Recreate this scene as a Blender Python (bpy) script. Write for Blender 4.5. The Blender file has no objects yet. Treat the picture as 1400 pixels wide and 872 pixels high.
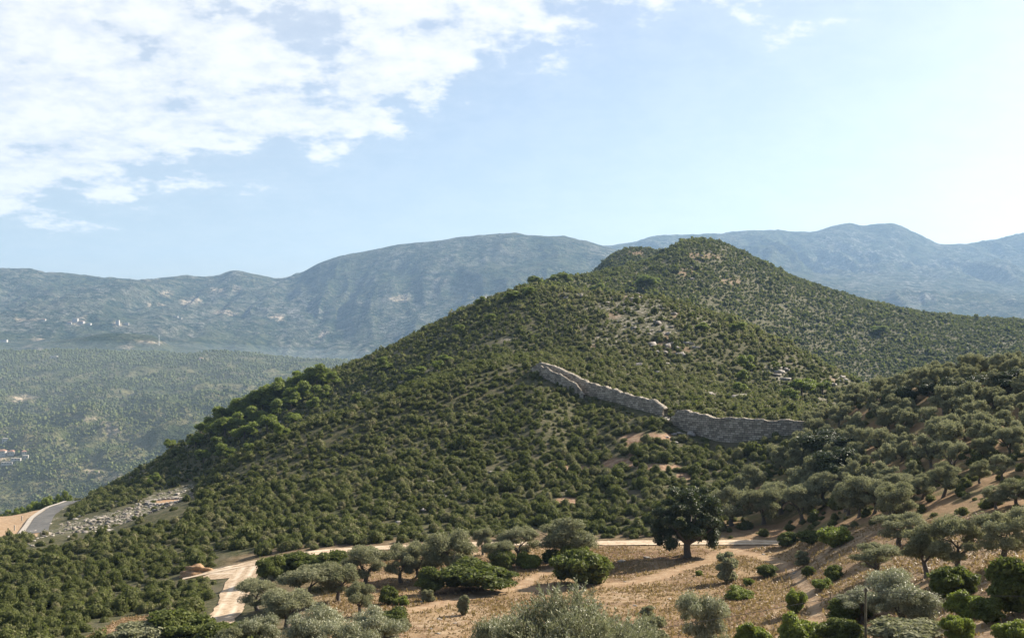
import bpy, math
import numpy as np
from mathutils import Vector

scn = bpy.context.scene
C = scn.collection
R = math.radians

# ------------------------------------------------------------------ camera, sun, sky, exposure
FPX, HOR, CX = 1400.0, 470.0, 700.0          # focal length and eye level used when surveying the place
cam = bpy.data.objects.new('camera', bpy.data.cameras.new('camera'))
C.objects.link(cam); scn.camera = cam
cam.location = (0, 0, 0); cam.rotation_euler = (R(90), 0, 0)
cam.data.sensor_width = 36; cam.data.lens = 36 * FPX / 1400
cam.data.shift_y = (HOR - 436) / 1400
cam.data.clip_start = 0.1; cam.data.clip_end = 60000

SUN_AZ, SUN_EL = 58.0, 33.0
az, el = R(SUN_AZ), R(SUN_EL)
sdir = Vector((math.cos(el) * math.sin(az), math.cos(el) * math.cos(az), math.sin(el)))
sl = bpy.data.lights.new('sun', 'SUN'); sl.energy = 5.0; sl.angle = R(0.6); sl.color = (1.0, 0.9, 0.76)
sun = bpy.data.objects.new('sun', sl); C.objects.link(sun)
sun.rotation_euler = sdir.to_track_quat('Z', 'Y').to_euler()

scn.view_settings.view_transform = 'Standard'; scn.view_settings.look = 'None'
scn.view_settings.gamma = 1; scn.view_settings.exposure = 1.40
scn.cycles.max_bounces = 6; scn.cycles.diffuse_bounces = 2; scn.cycles.transmission_bounces = 3
scn.cycles.transparent_max_bounces = 4; scn.cycles.volume_bounces = 0


class NT:
    """small helper for node trees"""
    def __init__(s, tree): s.t = tree; s.n = tree.nodes; s.l = tree.links
    def add(s, kind, ins=None, **props):
        nd = s.n.new(kind)
        for k, v in props.items(): setattr(nd, k, v)
        for k, v in (ins or {}).items():
            if isinstance(v, bpy.types.NodeSocket): s.l.new(v, nd.inputs[k])
            else: nd.inputs[k].default_value = v
        return nd
    def math(s, op, a, b=0.0, clamp=False):
        nd = s.n.new('ShaderNodeMath'); nd.operation = op; nd.use_clamp = clamp
        for i, v in enumerate((a, b)):
            if isinstance(v, bpy.types.NodeSocket): s.l.new(v, nd.inputs[i])
            else: nd.inputs[i].default_value = v
        return nd.outputs[0]
    def noise(s, vec, scale, detail=3, rough=0.55, **kw):
        return s.add('ShaderNodeTexNoise', {'Vector': vec, 'Scale': scale, 'Detail': detail, 'Roughness': rough}, **kw).outputs[0]
    def rng(s, v, a, b, c=0.0, d=1.0, smooth=True):
        nd = s.add('ShaderNodeMapRange', {'Value': v, 'From Min': a, 'From Max': b, 'To Min': c, 'To Max': d})
        if smooth: nd.interpolation_type = 'SMOOTHSTEP'
        return nd.outputs[0]
    def mix(s, f, a, b, blend='MIX'):
        nd = s.n.new('ShaderNodeMix'); nd.data_type = 'RGBA'; nd.blend_type = blend
        for i, v in ((0, f), (6, a), (7, b)):
            if isinstance(v, bpy.types.NodeSocket): s.l.new(v, nd.inputs[i])
            else: nd.inputs[i].default_value = v if i == 0 or len(v) == 4 else (*v, 1)
        return nd.outputs[2]


def make_world():
    w = bpy.data.worlds.new('World'); scn.world = w; w.use_nodes = True
    t = NT(w.node_tree); t.n.clear()
    sky = t.add('ShaderNodeTexSky'); sky.sky_type = 'NISHITA'; sky.sun_disc = False
    sky.sun_elevation = el; sky.sun_rotation = az; sky.altitude = 100
    sky.air_density = 1.0; sky.dust_density = 1.6; sky.ozone_density = 1.0
    g = t.add('ShaderNodeTexCoord').outputs['Generated']
    x, y, z = t.add('ShaderNodeSeparateXYZ', {0: g}).outputs[:3]
    yy = t.math('MAXIMUM', y, 0.05)
    u = t.math('DIVIDE', x, yy); v = t.math('DIVIDE', z, yy)          # bearing and height of the direction, as tangents
    zz = t.math('ADD', t.math('MAXIMUM', z, 0.0), 0.26)
    p = t.add('ShaderNodeCombineXYZ', {0: t.math('DIVIDE', x, zz), 1: t.math('DIVIDE', y, zz)}).outputs[0]   # a flat cloud deck
    big = t.noise(p, 1.9, 3, 0.5)
    puff = t.noise(p, 7.4, 7, 0.56)
    fine = t.noise(p, 26.0, 5, 0.6)
    # the edge of the cloud bank: thick towards the upper left, nothing to the lower right
    cur = t.add('ShaderNodeFloatCurve', {'Value': t.math('MULTIPLY', t.math('ADD', u, 0.6), 1 / 1.2, clamp=True)})
    pts = [(-0.60, 0.085), (-0.5, 0.09), (-0.40, 0.105), (-0.30, 0.125), (-0.20, 0.150), (-0.12, 0.185), (-0.06, 0.225), (0.0, 0.255), (0.06, 0.275), (0.15, 0.30), (0.28, 0.300), (0.36, 0.345), (0.6, 0.6)]
    cm = cur.mapping.curves[0]
    for i, (a, b) in enumerate(pts):
        q = ((a + .6) / 1.2, b)
        if i == 0: cm.points[0].location = q
        elif i == len(pts) - 1: cm.points[1].location = q
        else: cm.points.new(*q)
    cur.mapping.update()
    over = t.math('SUBTRACT', v, cur.outputs[0])
    bank = t.rng(over, -0.055, 0.10); veil = t.rng(over, -0.05, 0.22)
    dens = t.math('ADD', t.math('MULTIPLY', puff, 0.75), t.math('MULTIPLY', big, 0.55))
    dens = t.math('ADD', dens, t.math('MULTIPLY', fine, 0.18))
    thr = t.rng(bank, 0, 1, 0.86, 0.55, smooth=False)
    cov = t.rng(t.math('SUBTRACT', dens, thr), -0.01, 0.17)
    cov = t.math('MULTIPLY', cov, t.rng(over, -0.075, 0.0))
    cov = t.math('MAXIMUM', t.math('MULTIPLY', cov, 0.9), t.math('ADD', t.math('MULTIPLY', veil, 0.40), 0.16))
    cov = t.math('MULTIPLY', cov, t.rng(y, 0.0, 0.55, 0.15, 1.0))
    ccol = t.mix(t.rng(t.math('ADD', t.math('MULTIPLY', puff, .6), t.math('MULTIPLY', fine, .4)), 0.38, 0.62), (5.7, 5.95, 6.3), (7.7, 7.6, 7.5))
    col = t.mix(cov, sky.outputs[0], ccol)
    bg = t.add('ShaderNodeBackground', {'Color': col, 'Strength': 0.057})
    t.l.new(bg.outputs[0], t.add('ShaderNodeOutputWorld').inputs[0])
make_world()

# ------------------------------------------------------------------ numpy noise
def _hash(i, j, seed):
    h = (i.astype(np.int64) * 374761393 + j.astype(np.int64) * 668265263 + seed * 1442695041) & 0xffffffff
    h = ((h ^ (h >> 13)) * 1274126177) & 0xffffffff
    return ((h ^ (h >> 16)) & 0xffff) / 65535.0
def vnoise(x, y, seed=0):
    i = np.floor(x); j = np.floor(y); fx = x - i; fy = y - j
    fx = fx * fx * fx * (fx * (fx * 6 - 15) + 10); fy = fy * fy * fy * (fy * (fy * 6 - 15) + 10)
    a = _hash(i, j, seed); b = _hash(i + 1, j, seed); c = _hash(i, j + 1, seed); d = _hash(i + 1, j + 1, seed)
    return ((a * (1 - fx) + b * fx) * (1 - fy) + (c * (1 - fx) + d * fx) * fy) * 2 - 1
def fbm(x, y, o=4, seed=0, g=0.5):
    s = 0; a = 1; n = 0
    for k in range(o):
        s = s + a * vnoise(x * 2 ** k + 17.3 * k, y * 2 ** k - 9.1 * k, seed + k); n += a; a *= g
    return s / n
def ridged(x, y, o=4, seed=0, g=0.55):
    s = 0; a = 1; n = 0
    for k in range(o):
        s = s + a * (1 - 2 * np.abs(vnoise(x * 2 ** k + 31.7 * k, y * 2 ** k + 5.3 * k, seed + k))); n += a; a *= g
    return s / n
def sstep(a, b, x):
    t = np.clip((x - a) / (b - a), 0, 1); return t * t * (3 - 2 * t)

def pchip(xk, yk, x):
    xk = np.asarray(xk, float); yk = np.asarray(yk, float)
    h = np.diff(xk); dl = np.diff(yk) / h
    m = np.zeros(len(xk))
    for i in range(1, len(xk) - 1):
        if dl[i - 1] * dl[i] > 0:
            w1 = 2 * h[i] + h[i - 1]; w2 = h[i] + 2 * h[i - 1]
            m[i] = (w1 + w2) / (w1 / dl[i - 1] + w2 / dl[i])
    m[0] = dl[0]; m[-1] = dl[-1]
    k = np.clip(np.searchsorted(xk, x) - 1, 0, len(xk) - 2)
    t = np.clip((x - xk[k]) / h[k], 0, 1)
    return (yk[k] * (2 * t ** 3 - 3 * t ** 2 + 1) + h[k] * m[k] * (t ** 3 - 2 * t ** 2 + t)
            + yk[k + 1] * (-2 * t ** 3 + 3 * t ** 2) + h[k] * m[k + 1] * (t ** 3 - t ** 2))

# ------------------------------------------------------------------ the lie of the land
# Survey lines from near to far. Each station: (bearing px, sight px, distance m); amp = (broad relief m, small relief m)
LINES = [
 (((0, 0, 3),), (0, 0), -2.6),
 (((0, 0, 12),), (0, 0.05), -6.5),
 (((0, 0, 28),), (0, 0.15), -12.8),
 (((-400, 985, 62), (0, 960, 66), (300, 950, 66), (700, 930, 64), (1000, 930, 60), (1400, 920, 50), (1800, 900, 44)), (0, .25), None),
 (((-400, 880, 108), (0, 880, 106), (300, 880, 96), (500, 872, 92), (700, 870, 90), (1000, 862, 88), (1200, 845, 78), (1400, 835, 66), (1800, 820, 60)), (0, .3), None),
 (((-400, 800, 155), (0, 812, 145), (150, 806, 143), (320, 775, 146), (420, 757, 148), (520, 749, 150), (700, 743, 152), (830, 742, 150), (950, 742, 146), (1060, 741, 142), (1150, 726, 126), (1260, 712, 112), (1400, 700, 100), (1800, 690, 90)), (0, .15), None),
 (((-400, 790, 185), (0, 775, 180), (250, 695, 208), (330, 680, 210), (480, 632, 222), (600, 585, 235), (690, 545, 250), (740, 516, 260), (800, 542, 248), (850, 556, 234), (905, 570, 222), (930, 587, 214), (1000, 604, 206), (1100, 594, 200), (1200, 610, 172), (1290, 590, 160), (1400, 580, 150), (1800, 560, 140)), (0, .4), None),
 (((-400, 755, 220), (0, 743, 215), (90, 733, 222), (180, 712, 236), (250, 683, 244), (330, 622, 250), (400, 590, 254), (480, 560, 260), (600, 523, 268), (680, 500, 274), (740, 497, 274), (800, 520, 259), (850, 538, 246), (905, 557, 233), (930, 560, 226), (1000, 574, 218), (1100, 574, 212), (1180, 550, 205), (1290, 521, 196), (1400, 505, 190), (1800, 480, 180)), (0, .4), None),
 (((-400, 740, 270), (0, 723, 270), (90, 712, 280), (180, 692, 290), (250, 684, 296), (330, 640, 302), (400, 606, 306), (480, 572, 310), (600, 515, 318), (700, 489, 318), (800, 487, 312), (900, 505, 305), (1000, 530, 295), (1100, 556, 285), (1180, 590, 275), (1290, 610, 265), (1400, 600, 260), (1800, 580, 250)), (0, .6), None),
 (((-400, 700, 330), (0, 706, 325), (45, 699, 328), (90, 690, 335), (200, 641, 362), (270, 594, 380), (350, 553, 392), (430, 516, 405), (480, 497, 415), (560, 461, 425), (650, 418, 432), (730, 393, 436), (820, 404, 420), (860, 405, 415), (920, 412, 405), (1000, 440, 390), (1080, 474, 370), (1150, 512, 352), (1200, 540, 340), (1290, 600, 330), (1400, 620, 330), (1800, 600, 330)), (0, .8), None),
 (((-400, 800, 430), (90, 790, 440), (270, 690, 460), (430, 600, 470), (560, 500, 480), (650, 437, 480), (730, 402, 480), (820, 420, 530), (920, 440, 560), (1000, 480, 570), (1100, 530, 575), (1200, 566, 575), (1290, 568, 570), (1400, 560, 570), (1800, 550, 570)), (3, .8), None),
 (((-400, 900, 560), (90, 880, 560), (430, 720, 560), (560, 600, 570), (650, 470, 570), (700, 404, 590), (740, 388, 620), (800, 378, 720), (860, 364, 820), (905, 350, 880), (925, 338, 910), (950, 330, 930), (975, 332, 940), (1010, 345, 950), (1060, 368, 955), (1100, 386, 960), (1150, 402, 965), (1200, 416, 970), (1300, 432, 970), (1400, 438, 970), (1800, 450, 970)), (0, 1.2), None),
 (((-400, 860, 760), (430, 760, 760), (650, 520, 780), (740, 420, 820), (820, 392, 930), (870, 372, 990), (905, 366, 1010), (950, 355, 1020), (1010, 375, 1030), (1100, 420, 1040), (1400, 470, 1040), (1800, 480, 1040)), (2, 1), None),
 (((-400, 800, 1120), (0, 770, 1120), (430, 720, 1120), (650, 560, 1120), (760, 440, 1120), (815, 370, 1120), (845, 345, 1120), (865, 340, 1120), (888, 341, 1120), (905, 346, 1120), (950, 380, 1120), (1010, 420, 1120), (1400, 500, 1120), (1800, 500, 1120)), (0, 1), None),
 (((-400, 700, 1260), (0, 688, 1260), (200, 680, 1260), (450, 640, 1260), (700, 580, 1260), (850, 470, 1260), (1000, 520, 1260), (1400, 560, 1260), (1800, 560, 1260)), (3, 2), None),
 (((-400, 620, 1450), (0, 600, 1450), (200, 590, 1450), (450, 575, 1450), (700, 580, 1450), (1000, 560, 1450), (1400, 560, 1450)), (26, 6), None),
 (((-400, 540, 1850), (0, 538, 1850), (200, 530, 1850), (450, 535, 1850), (700, 540, 1850), (1400, 540, 1850)), (26, 8), None),
 (((-400, 490, 2300), (0, 487, 2300), (100, 486, 2300), (200, 485, 2300), (330, 489, 2300), (440, 497, 2300), (600, 508, 2300), (1400, 520, 2300)), (12, 5), None),
 (((-400, 500, 2800), (0, 505, 2800), (200, 500, 2800), (450, 510, 2800), (1400, 515, 2800)), (8, 5), None),
 (((-400, 470, 3400), (0, 473, 3400), (90, 466, 3400), (150, 458, 3400), (205, 461, 3400), (240, 478, 3400), (330, 487, 3400), (450, 499, 3400), (700, 500, 3400), (1400, 500, 3400)), (5, 5), None),
 (((-400, 468, 3900), (0, 470, 3900), (150, 470, 3900), (240, 474, 3900), (330, 486, 3900), (460, 497, 3900), (700, 490, 3900), (1400, 490, 3900)), (12, 6), None),
 (((-400, 440, 4500), (0, 440, 4500), (150, 438, 4500), (240, 446, 4500), (300, 456, 4500), (400, 474, 4500), (460, 480, 4500), (600, 455, 4500), (800, 430, 4500), (1400, 450, 4500)), (55, 14), None),
 (((-400, 400, 5300), (0, 403, 5300), (150, 405, 5300), (260, 412, 5300), (330, 412, 5300), (400, 415, 5300), (500, 405, 5300), (640, 385, 5300), (760, 375, 5300), (860, 385, 5300), (1000, 400, 5300), (1400, 420, 5300)), (85, 22), None),
 (((-400, 372, 6100), (0, 367, 6100), (40, 368, 6100), (65, 376, 6100), (110, 376, 6100), (150, 381, 6100), (195, 386, 6100), (240, 381, 6100), (300, 376, 6100), (322, 371, 6100), (350, 376, 6100), (380, 381, 6100), (410, 373, 6100), (440, 358, 6100), (500, 344, 6100), (560, 334, 6100), (640, 326, 6100), (700, 320, 6100), (725, 324, 6100), (765, 324, 6100), (820, 336, 6100), (870, 350, 6100), (1000, 370, 6100), (1400, 395, 6100)), (0, 9), None),
 (((-400, 400, 7000), (0, 400, 7000), (200, 410, 7000), (380, 400, 7000), (700, 350, 7000), (820, 352, 7000), (900, 358, 7000), (1000, 360, 7000), (1400, 372, 7000)), (170, 30), None),
 (((-400, 400, 8300), (0, 400, 8300), (380, 405, 8300), (700, 345, 8300), (820, 338, 8300), (865, 333, 8300), (900, 324, 8300), (985, 322, 8300), (1050, 316, 8300), (1100, 318, 8300), (1160, 306, 8300), (1180, 310, 8300), (1215, 307, 8300), (1250, 319, 8300), (1292, 337, 8300), (1350, 332, 8300), (1400, 322, 8300), (1600, 315, 8300)), (0, 14), None),
 (((-400, 450, 11000), (1400, 400, 11000), (1800, 400, 11000)), (60, 20), None),
]
U0 = 0.60
u_in = np.arange(-U0, U0 + 1e-6, 0.0017)
k = np.arange(1, 25); ext = U0 + 0.65 * (k / 24) ** 1.6
u_ax = np.concatenate([-ext[::-1], u_in, ext])
d_ax = np.concatenate([np.exp(np.arange(math.log(3.0), math.log(60), 0.03)), np.exp(np.arange(math.log(60), math.log(1300), 0.0062)), np.exp(np.arange(math.log(1300), math.log(11000), 0.0085))])
ld_ax = np.log(d_ax)
NU, ND = len(u_ax), len(d_ax)

def build_heights():
    px = CX + FPX * u_ax
    D = np.zeros((len(LINES), NU)); Z = np.zeros_like(D); A = np.zeros_like(D); B = np.zeros_like(D)
    for i, (st, amp, zc) in enumerate(LINES):
        if len(st) == 1: D[i] = st[0][2]; Z[i] = zc
        else:
            xs = [s[0] for s in st]
            pc = np.clip(px, xs[0], xs[-1])
            D[i] = pchip(xs, [s[2] for s in st], pc)
            Z[i] = pchip(xs, [(HOR - s[1]) / FPX for s in st], pc) * D[i]
        A[i], B[i] = amp
    H = np.zeros((NU, ND)); RA = np.zeros_like(H); RB = np.zeros_like(H)
    for c in range(NU):
        H[c] = pchip(D[:, c], Z[:, c], np.clip(d_ax, D[0, c], D[-1, c]))
        RA[c] = np.interp(d_ax, D[:, c], A[:, c]); RB[c] = np.interp(d_ax, D[:, c], B[:, c])
    U, DD = np.meshgrid(u_ax, d_ax, indexing='ij')
    PX = CX + FPX * U; back = (DD > 6100) & (DD < 8300); w = np.where(back, sstep(800, 980, PX), 1.0) * np.where(DD > 8300, 0, 1); RA *= w; RB *= np.where(back, .35 + .65 * w, 1)
    X = U * DD; Y = DD
    wx = X + 180 * fbm(X / 900, Y / 900, 2, 5)
    far = sstep(1300, 2500, Y)
    lobes = ridged(wx / 420, Y / 1500, 5, 11)
    H = H + RA * (lobes * far + (1 - far) * fbm(X / 60, Y / 60, 3, 21))
    s_near = fbm(X / 14, Y / 14, 4, 31); s_far = ridged(wx / 170, Y / 260, 4, 41) * 0.9
    H = H + RB * (s_near * (1 - far) + s_far * far)
    return U, X, Y, H
UU, XX, YY, HH = build_heights()
PXG = CX + FPX * UU; PYG = HOR - FPX * HH / YY
# running horizon, to leave out what stands well hidden
SL = HH / YY
HZ = np.maximum.accumulate(SL, axis=1)

def gidx(x, y):
    y = np.maximum(y, d_ax[0]); u = x / y
    fu = np.interp(u, u_ax, np.arange(NU)); fd = np.interp(np.log(y), ld_ax, np.arange(ND))
    return fu, fd
def bil(G, fu, fd):
    i = np.clip(np.floor(fu).astype(int), 0, NU - 2); j = np.clip(np.floor(fd).astype(int), 0, ND - 2)
    a = fu - i; b = fd - j
    return G[i, j] * (1 - a) * (1 - b) + G[i + 1, j] * a * (1 - b) + G[i, j + 1] * (1 - a) * b + G[i + 1, j + 1] * a * b
def ground(x, y):
    x = np.asarray(x, float); y = np.asarray(y, float)
    return bil(HH, *gidx(x, y))
def seen(x, y, top, slack=0.004):
    fu, fd = gidx(x, y); i = np.rint(fu).astype(int).clip(0, NU - 1); j = np.clip(np.floor(fd).astype(int) - 2, 0, ND - 1)
    return (ground(x, y) + top) / y > HZ[i, j] - slack
def hit(px, py, dmin=20.0):
    """where the line of sight through (px, py) meets the ground"""
    u = (px - CX) / FPX; s = (HOR - py) / FPX
    col = np.array([np.interp(u, u_ax, HH[:, j]) for j in range(ND)]) if False else bil(HH, np.full(ND, np.interp(u, u_ax, np.arange(NU))), np.arange(ND) * 1.0)
    f = col - s * d_ax
    for j in range(1, ND):
        if d_ax[j] > dmin and f[j - 1] < 0 <= f[j]:
            t = -f[j - 1] / (f[j] - f[j - 1]); d = d_ax[j - 1] + t * (d_ax[j] - d_ax[j - 1])
            return np.array([u * d, d, s * d])
    j = int(np.argmax(np.where(d_ax > dmin, col / d_ax, -9)))
    j = min(j, ND - 1); d = d_ax[j]
    return np.array([u * d, d, col[j]])
def at(px, d):
    u = (px - CX) / FPX
    return np.array([u * d, d, float(ground(u * d, d))])
def project(x, y, z): return CX + FPX * x / y, HOR - FPX * z / y
TRACK_D = pchip([s[0] for s in LINES[5][0]], [s[2] for s in LINES[5][0]], np.clip(CX + FPX * u_ax, -400, 1800))
CREST_D = pchip([s[0] for s in LINES[7][0]], [s[2] for s in LINES[7][0]], np.clip(CX + FPX * u_ax, -400, 1800))

def inpoly(px, py, poly):
    r = np.zeros(np.shape(px), bool); n = len(poly)
    for i in range(n):
        x0, y0 = poly[i]; x1, y1 = poly[(i + 1) % n]
        if y0 == y1: continue
        c = ((y0 > py) != (y1 > py)) & (px < (x1 - x0) * (py - y0) / (y1 - y0) + x0)
        r ^= c
    return r

BARE = [  # bare reddish soil among the shrubs: centre, half extents
 (885, 598, 38, 6), (862, 612, 9, 14), (848, 632, 24, 7), (900, 637, 34, 4), (935, 650, 9, 6), (800, 640, 10, 3), (780, 685, 16, 8), (770, 640, 12, 4),
 (815, 478, 8, 10), (900, 470, 12, 6), (925, 430, 14, 5), (930, 480, 12, 6), (912, 470, 6, 16), (1140, 520, 8, 4), (840, 430, 10, 6),
 (865, 405, 20, 5), (960, 350, 26, 5), (940, 372, 22, 6), (1000, 385, 18, 5), (870, 345, 14, 3), (1155, 660, 10, 3), (1090, 655, 12, 3)]
STRIPE = [(110, 874), (165, 845), (235, 838), (232, 846), (190, 858), (160, 874)]
PATHS = [[(1052, 742), (1000, 750), (960, 770), (905, 788), (850, 797), (760, 802), (690, 806), (620, 822), (560, 836)], [(1000, 750), (1050, 764), (1085, 782), (1104, 806), (1116, 834), (1108, 880)], [(700, 806), (735, 786), (770, 776)]]
def path_share(px, py):
    m = np.zeros(np.shape(px))
    for P in PATHS:
        for (x0, y0), (x1, y1) in zip(P[:-1], P[1:]):
            # sight px are foreshortened: weigh the vertical distance up
            dx, dy = x1 - x0, (y1 - y0) * 3; t = np.clip(((px - x0) * dx + (py - y0) * 3 * dy) / (dx * dx + dy * dy), 0, 1)
            q = np.hypot(px - x0 - t * dx, (py - y0) * 3 - t * dy); m = np.maximum(m, 1 - sstep(4, 15, q))
    return m
def zones(x, y, z):
    """shares of: dry field, bare soil, limestone, grove soil at ground points"""
    px, py = project(x, y, z); fu, fd = gidx(x, y); iu = np.rint(fu).astype(int)
    td = TRACK_D[iu]; cd = CREST_D[iu]
    wob = fbm(x / 6, y / 6, 3, 77)
    pw = px + 8 * wob; pyw = py + 3 * fbm(x / 5, y / 5, 3, 78)
    grove_edge = np.interp(px, [940, 985, 1010, 1090, 1100, 1200], [742, 720, 660, 625, 560, 400])
    field = (y < td + 1.0) * sstep(330, 520, pw + 20 * wob) * sstep(40, 60, y)
    grove = sstep(0, 1, (pw - 960) / 60) * (py > grove_edge) * (y < cd + 3) * (y >= td + 1.0)
    bare = np.zeros_like(px)
    for cx, cy, rx, ry in BARE:
        q = ((pw - cx) / rx) ** 2 + ((pyw - cy) / ry) ** 2
        bare = np.maximum(bare, (1 - sstep(0.7, 1.2, q)) * (y > 90) * (y < 1250) * np.where(y > 280, .45, 1))
    bare = np.maximum(bare, inpoly(pw, pyw, STRIPE) * (y < 135))
    # bank cut above the dirt track
    cut = sstep(0.5, 1.5, y - td) * (1 - sstep(6, 9, y - td + 2 * wob)) * sstep(285, 330, px) * (1 - sstep(1060, 1120, px))
    bare = np.maximum(bare, .4 * cut)
    # shoulder with the asphalt road and its sandy verge
    sand = (y > 225) * (y < 345) * inpoly(px, py, [(-300, 790), (-300, 700), (0, 700), (45, 692), (84, 684), (84, 690), (62, 708), (50, 735), (45, 738), (0, 738)])
    rocky = (y > 225) * (y < 330) * inpoly(pw, pyw, [(30, 742), (90, 716), (150, 700), (190, 690), (225, 672), (262, 662), (262, 690), (230, 704), (170, 716), (110, 735), (50, 752)])
    lime = (y > 280) * (y < 1250) * np.where(y > 480, .4, 1) * sstep(0.18, 0.5, fbm(x / 16, y / 16, 4, 91) + 0.35 * np.exp(-((px - 880) / 90) ** 2 - ((py - 430) / 50) ** 2)) * 0.9
    lime = np.maximum(lime, rocky * 0.9)
    sand = np.maximum(sand, .75 * path_share(pw, pyw) * (y < 150) * (y > 60))
    return field, np.clip(bare, 0, 1), lime, grove, sand * 1.0, rocky * 1.0, cut

# ------------------------------------------------------------------ mesh helpers
def mesh_quads(name, V, Q, mats, smooth=False, mi=None, attrs=None):
    V = np.ascontiguousarray(V, np.float32); Q = np.ascontiguousarray(Q, np.int32)
    m = bpy.data.meshes.new(name)
    m.vertices.add(len(V)); m.vertices.foreach_set('co', V.ravel())
    m.loops.add(Q.size); m.loops.foreach_set('vertex_index', Q.ravel())
    n = Q.shape[1]
    m.polygons.add(len(Q)); m.polygons.foreach_set('loop_start', np.arange(0, Q.size, n, dtype=np.int32))
    if mi is not None: m.polygons.foreach_set('material_index', np.ascontiguousarray(mi, np.int32))
    if smooth is not False:
        m.polygons.foreach_set('use_smooth', np.full(len(Q), True) if smooth is True else smooth)
    for a, v in (attrs or {}).items():
        if np.ndim(v) == 1:
            at_ = m.attributes.new(a, 'FLOAT', 'POINT'); at_.data.foreach_set('value', np.ascontiguousarray(v, np.float32))
        else:
            at_ = m.attributes.new(a, 'FLOAT_COLOR', 'POINT'); at_.data.foreach_set('color', np.ascontiguousarray(v, np.float32).ravel())
    m.update(calc_edges=True)
    for mm in (mats if isinstance(mats, (list, tuple)) else [mats]): m.materials.append(mm)
    return m
def obj(name, mesh, parent=None, loc=None, rotz=0, scale=1, label=None, cat=None, group=None, kind=None):
    o = bpy.data.objects.new(name, mesh); C.objects.link(o)
    if parent: o.parent = parent
    if loc is not None: o.location = [float(v) for v in loc]
    if rotz: o.rotation_euler = (0, 0, rotz)
    if not (np.isscalar(scale) and scale == 1): o.scale = (scale,) * 3 if np.isscalar(scale) else scale
    for kk, v in (('label', label), ('category', cat), ('group', group), ('kind', kind)):
        if v: o[kk] = v
    return o

class MB:
    def __init__(s): s.V = []; s.Q = []; s.T = []; s.S = []; s.n = 0
    def add(s, V, Q, tint=0.5, smooth=False):
        V = np.asarray(V, float); Q = np.asarray(Q, int)
        s.V.append(V); s.Q.append(Q + s.n); s.n += len(V)
        s.T.append(np.full(len(V), tint) if np.isscalar(tint) else tint); s.S.append(np.full(len(Q), smooth))
    def arrays(s): return np.concatenate(s.V), np.concatenate(s.Q), np.concatenate(s.T), np.concatenate(s.S)
    def mesh(s, name, mat):
        V, Q, T, S = s.arrays(); return mesh_quads(name, V, Q, mat, smooth=S, attrs={'tint': T})
    def box(s, c, size, rz=0.0, tint=.5, taper=1.0):
        hx, hy, hz = [q / 2 for q in size]
        v = np.array([(x * (taper if z > 0 else 1), y * (taper if z > 0 else 1), z) for z in (-hz, hz) for x, y in ((-hx, -hy), (hx, -hy), (hx, hy), (-hx, hy))])
        cs, sn = math.cos(rz), math.sin(rz)
        v = np.stack([v[:, 0] * cs - v[:, 1] * sn, v[:, 0] * sn + v[:, 1] * cs, v[:, 2]], 1) + np.array(c)
        s.add(v, [(0, 3, 2, 1), (4, 5, 6, 7), (0, 1, 5, 4), (1, 2, 6, 5), (2, 3, 7, 6), (3, 0, 4, 7)], tint)
    def tube(s, pts, rad, n=7, tint=.5):
        pts = np.asarray(pts, float); k = len(pts); rad = np.broadcast_to(rad, (k,))
        dirs = np.gradient(pts, axis=0); dirs /= np.linalg.norm(dirs, axis=1)[:, None] + 1e-9
        ref = np.array([0.31, 0.95, 0.05]); a = np.cross(dirs, ref); a /= np.linalg.norm(a, axis=1)[:, None] + 1e-9; b = np.cross(dirs, a)
        th = np.arange(n) * 2 * math.pi / n
        V = pts[:, None] + rad[:, None, None] * (np.cos(th)[None, :, None] * a[:, None] + np.sin(th)[None, :, None] * b[:, None])
        V = V.reshape(-1, 3); i, j = np.meshgrid(np.arange(k - 1), np.arange(n), indexing='ij'); j2 = (j + 1) % n
        Q = np.stack([i * n + j, i * n + j2, (i + 1) * n + j2, (i + 1) * n + j], -1).reshape(-1, 4)
        s.add(V, Q, tint, True)
    def leaves(s, P, N, L, W, rng, tint, up=0.25):
        """diamond leaf cards at P whose faces look roughly along N"""
        n = len(P); N = N / (np.linalg.norm(N, axis=1)[:, None] + 1e-9)
        r = rng.normal(size=(n, 3)); r[:, 2] += up * 3
        a = r - N * (r * N).sum(1)[:, None]; a /= np.linalg.norm(a, axis=1)[:, None] + 1e-9
        b = np.cross(N, a); L = np.broadcast_to(L, (n,))[:, None]; W = np.broadcast_to(W, (n,))[:, None]
        V = np.stack([P - a * L * .5, P + b * W * .5, P + a * L * .5, P - b * W * .5], 1).reshape(-1, 3)
        s.add(V, np.arange(4 * n).reshape(-1, 4), np.repeat(tint, 4) if not np.isscalar(tint) else tint)

def cube_sphere(n=2):
    key = {}; V = []; Q = []
    def vid(p):
        kk = tuple(np.round(p, 5))
        if kk not in key: key[kk] = len(V); V.append(p / np.linalg.norm(p))
        return key[kk]
    g = np.linspace(-1, 1, n + 1)
    for ax in range(3):
        for sg in (-1, 1):
            for i in range(n):
                for j in range(n):
                    c = []
                    for (p, q) in ((i, j), (i + 1, j), (i + 1, j + 1), (i, j + 1)):
                        v = np.zeros(3); v[ax] = sg; v[(ax + 1) % 3] = g[p]; v[(ax + 2) % 3] = g[q]; c.append(vid(v))
                    Q.append(c if sg > 0 else c[::-1])
    return np.array(V), np.array(Q)
CS1, CS2, CS3, CS4 = [cube_sphere(n) for n in (1, 2, 3, 5)]

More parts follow.
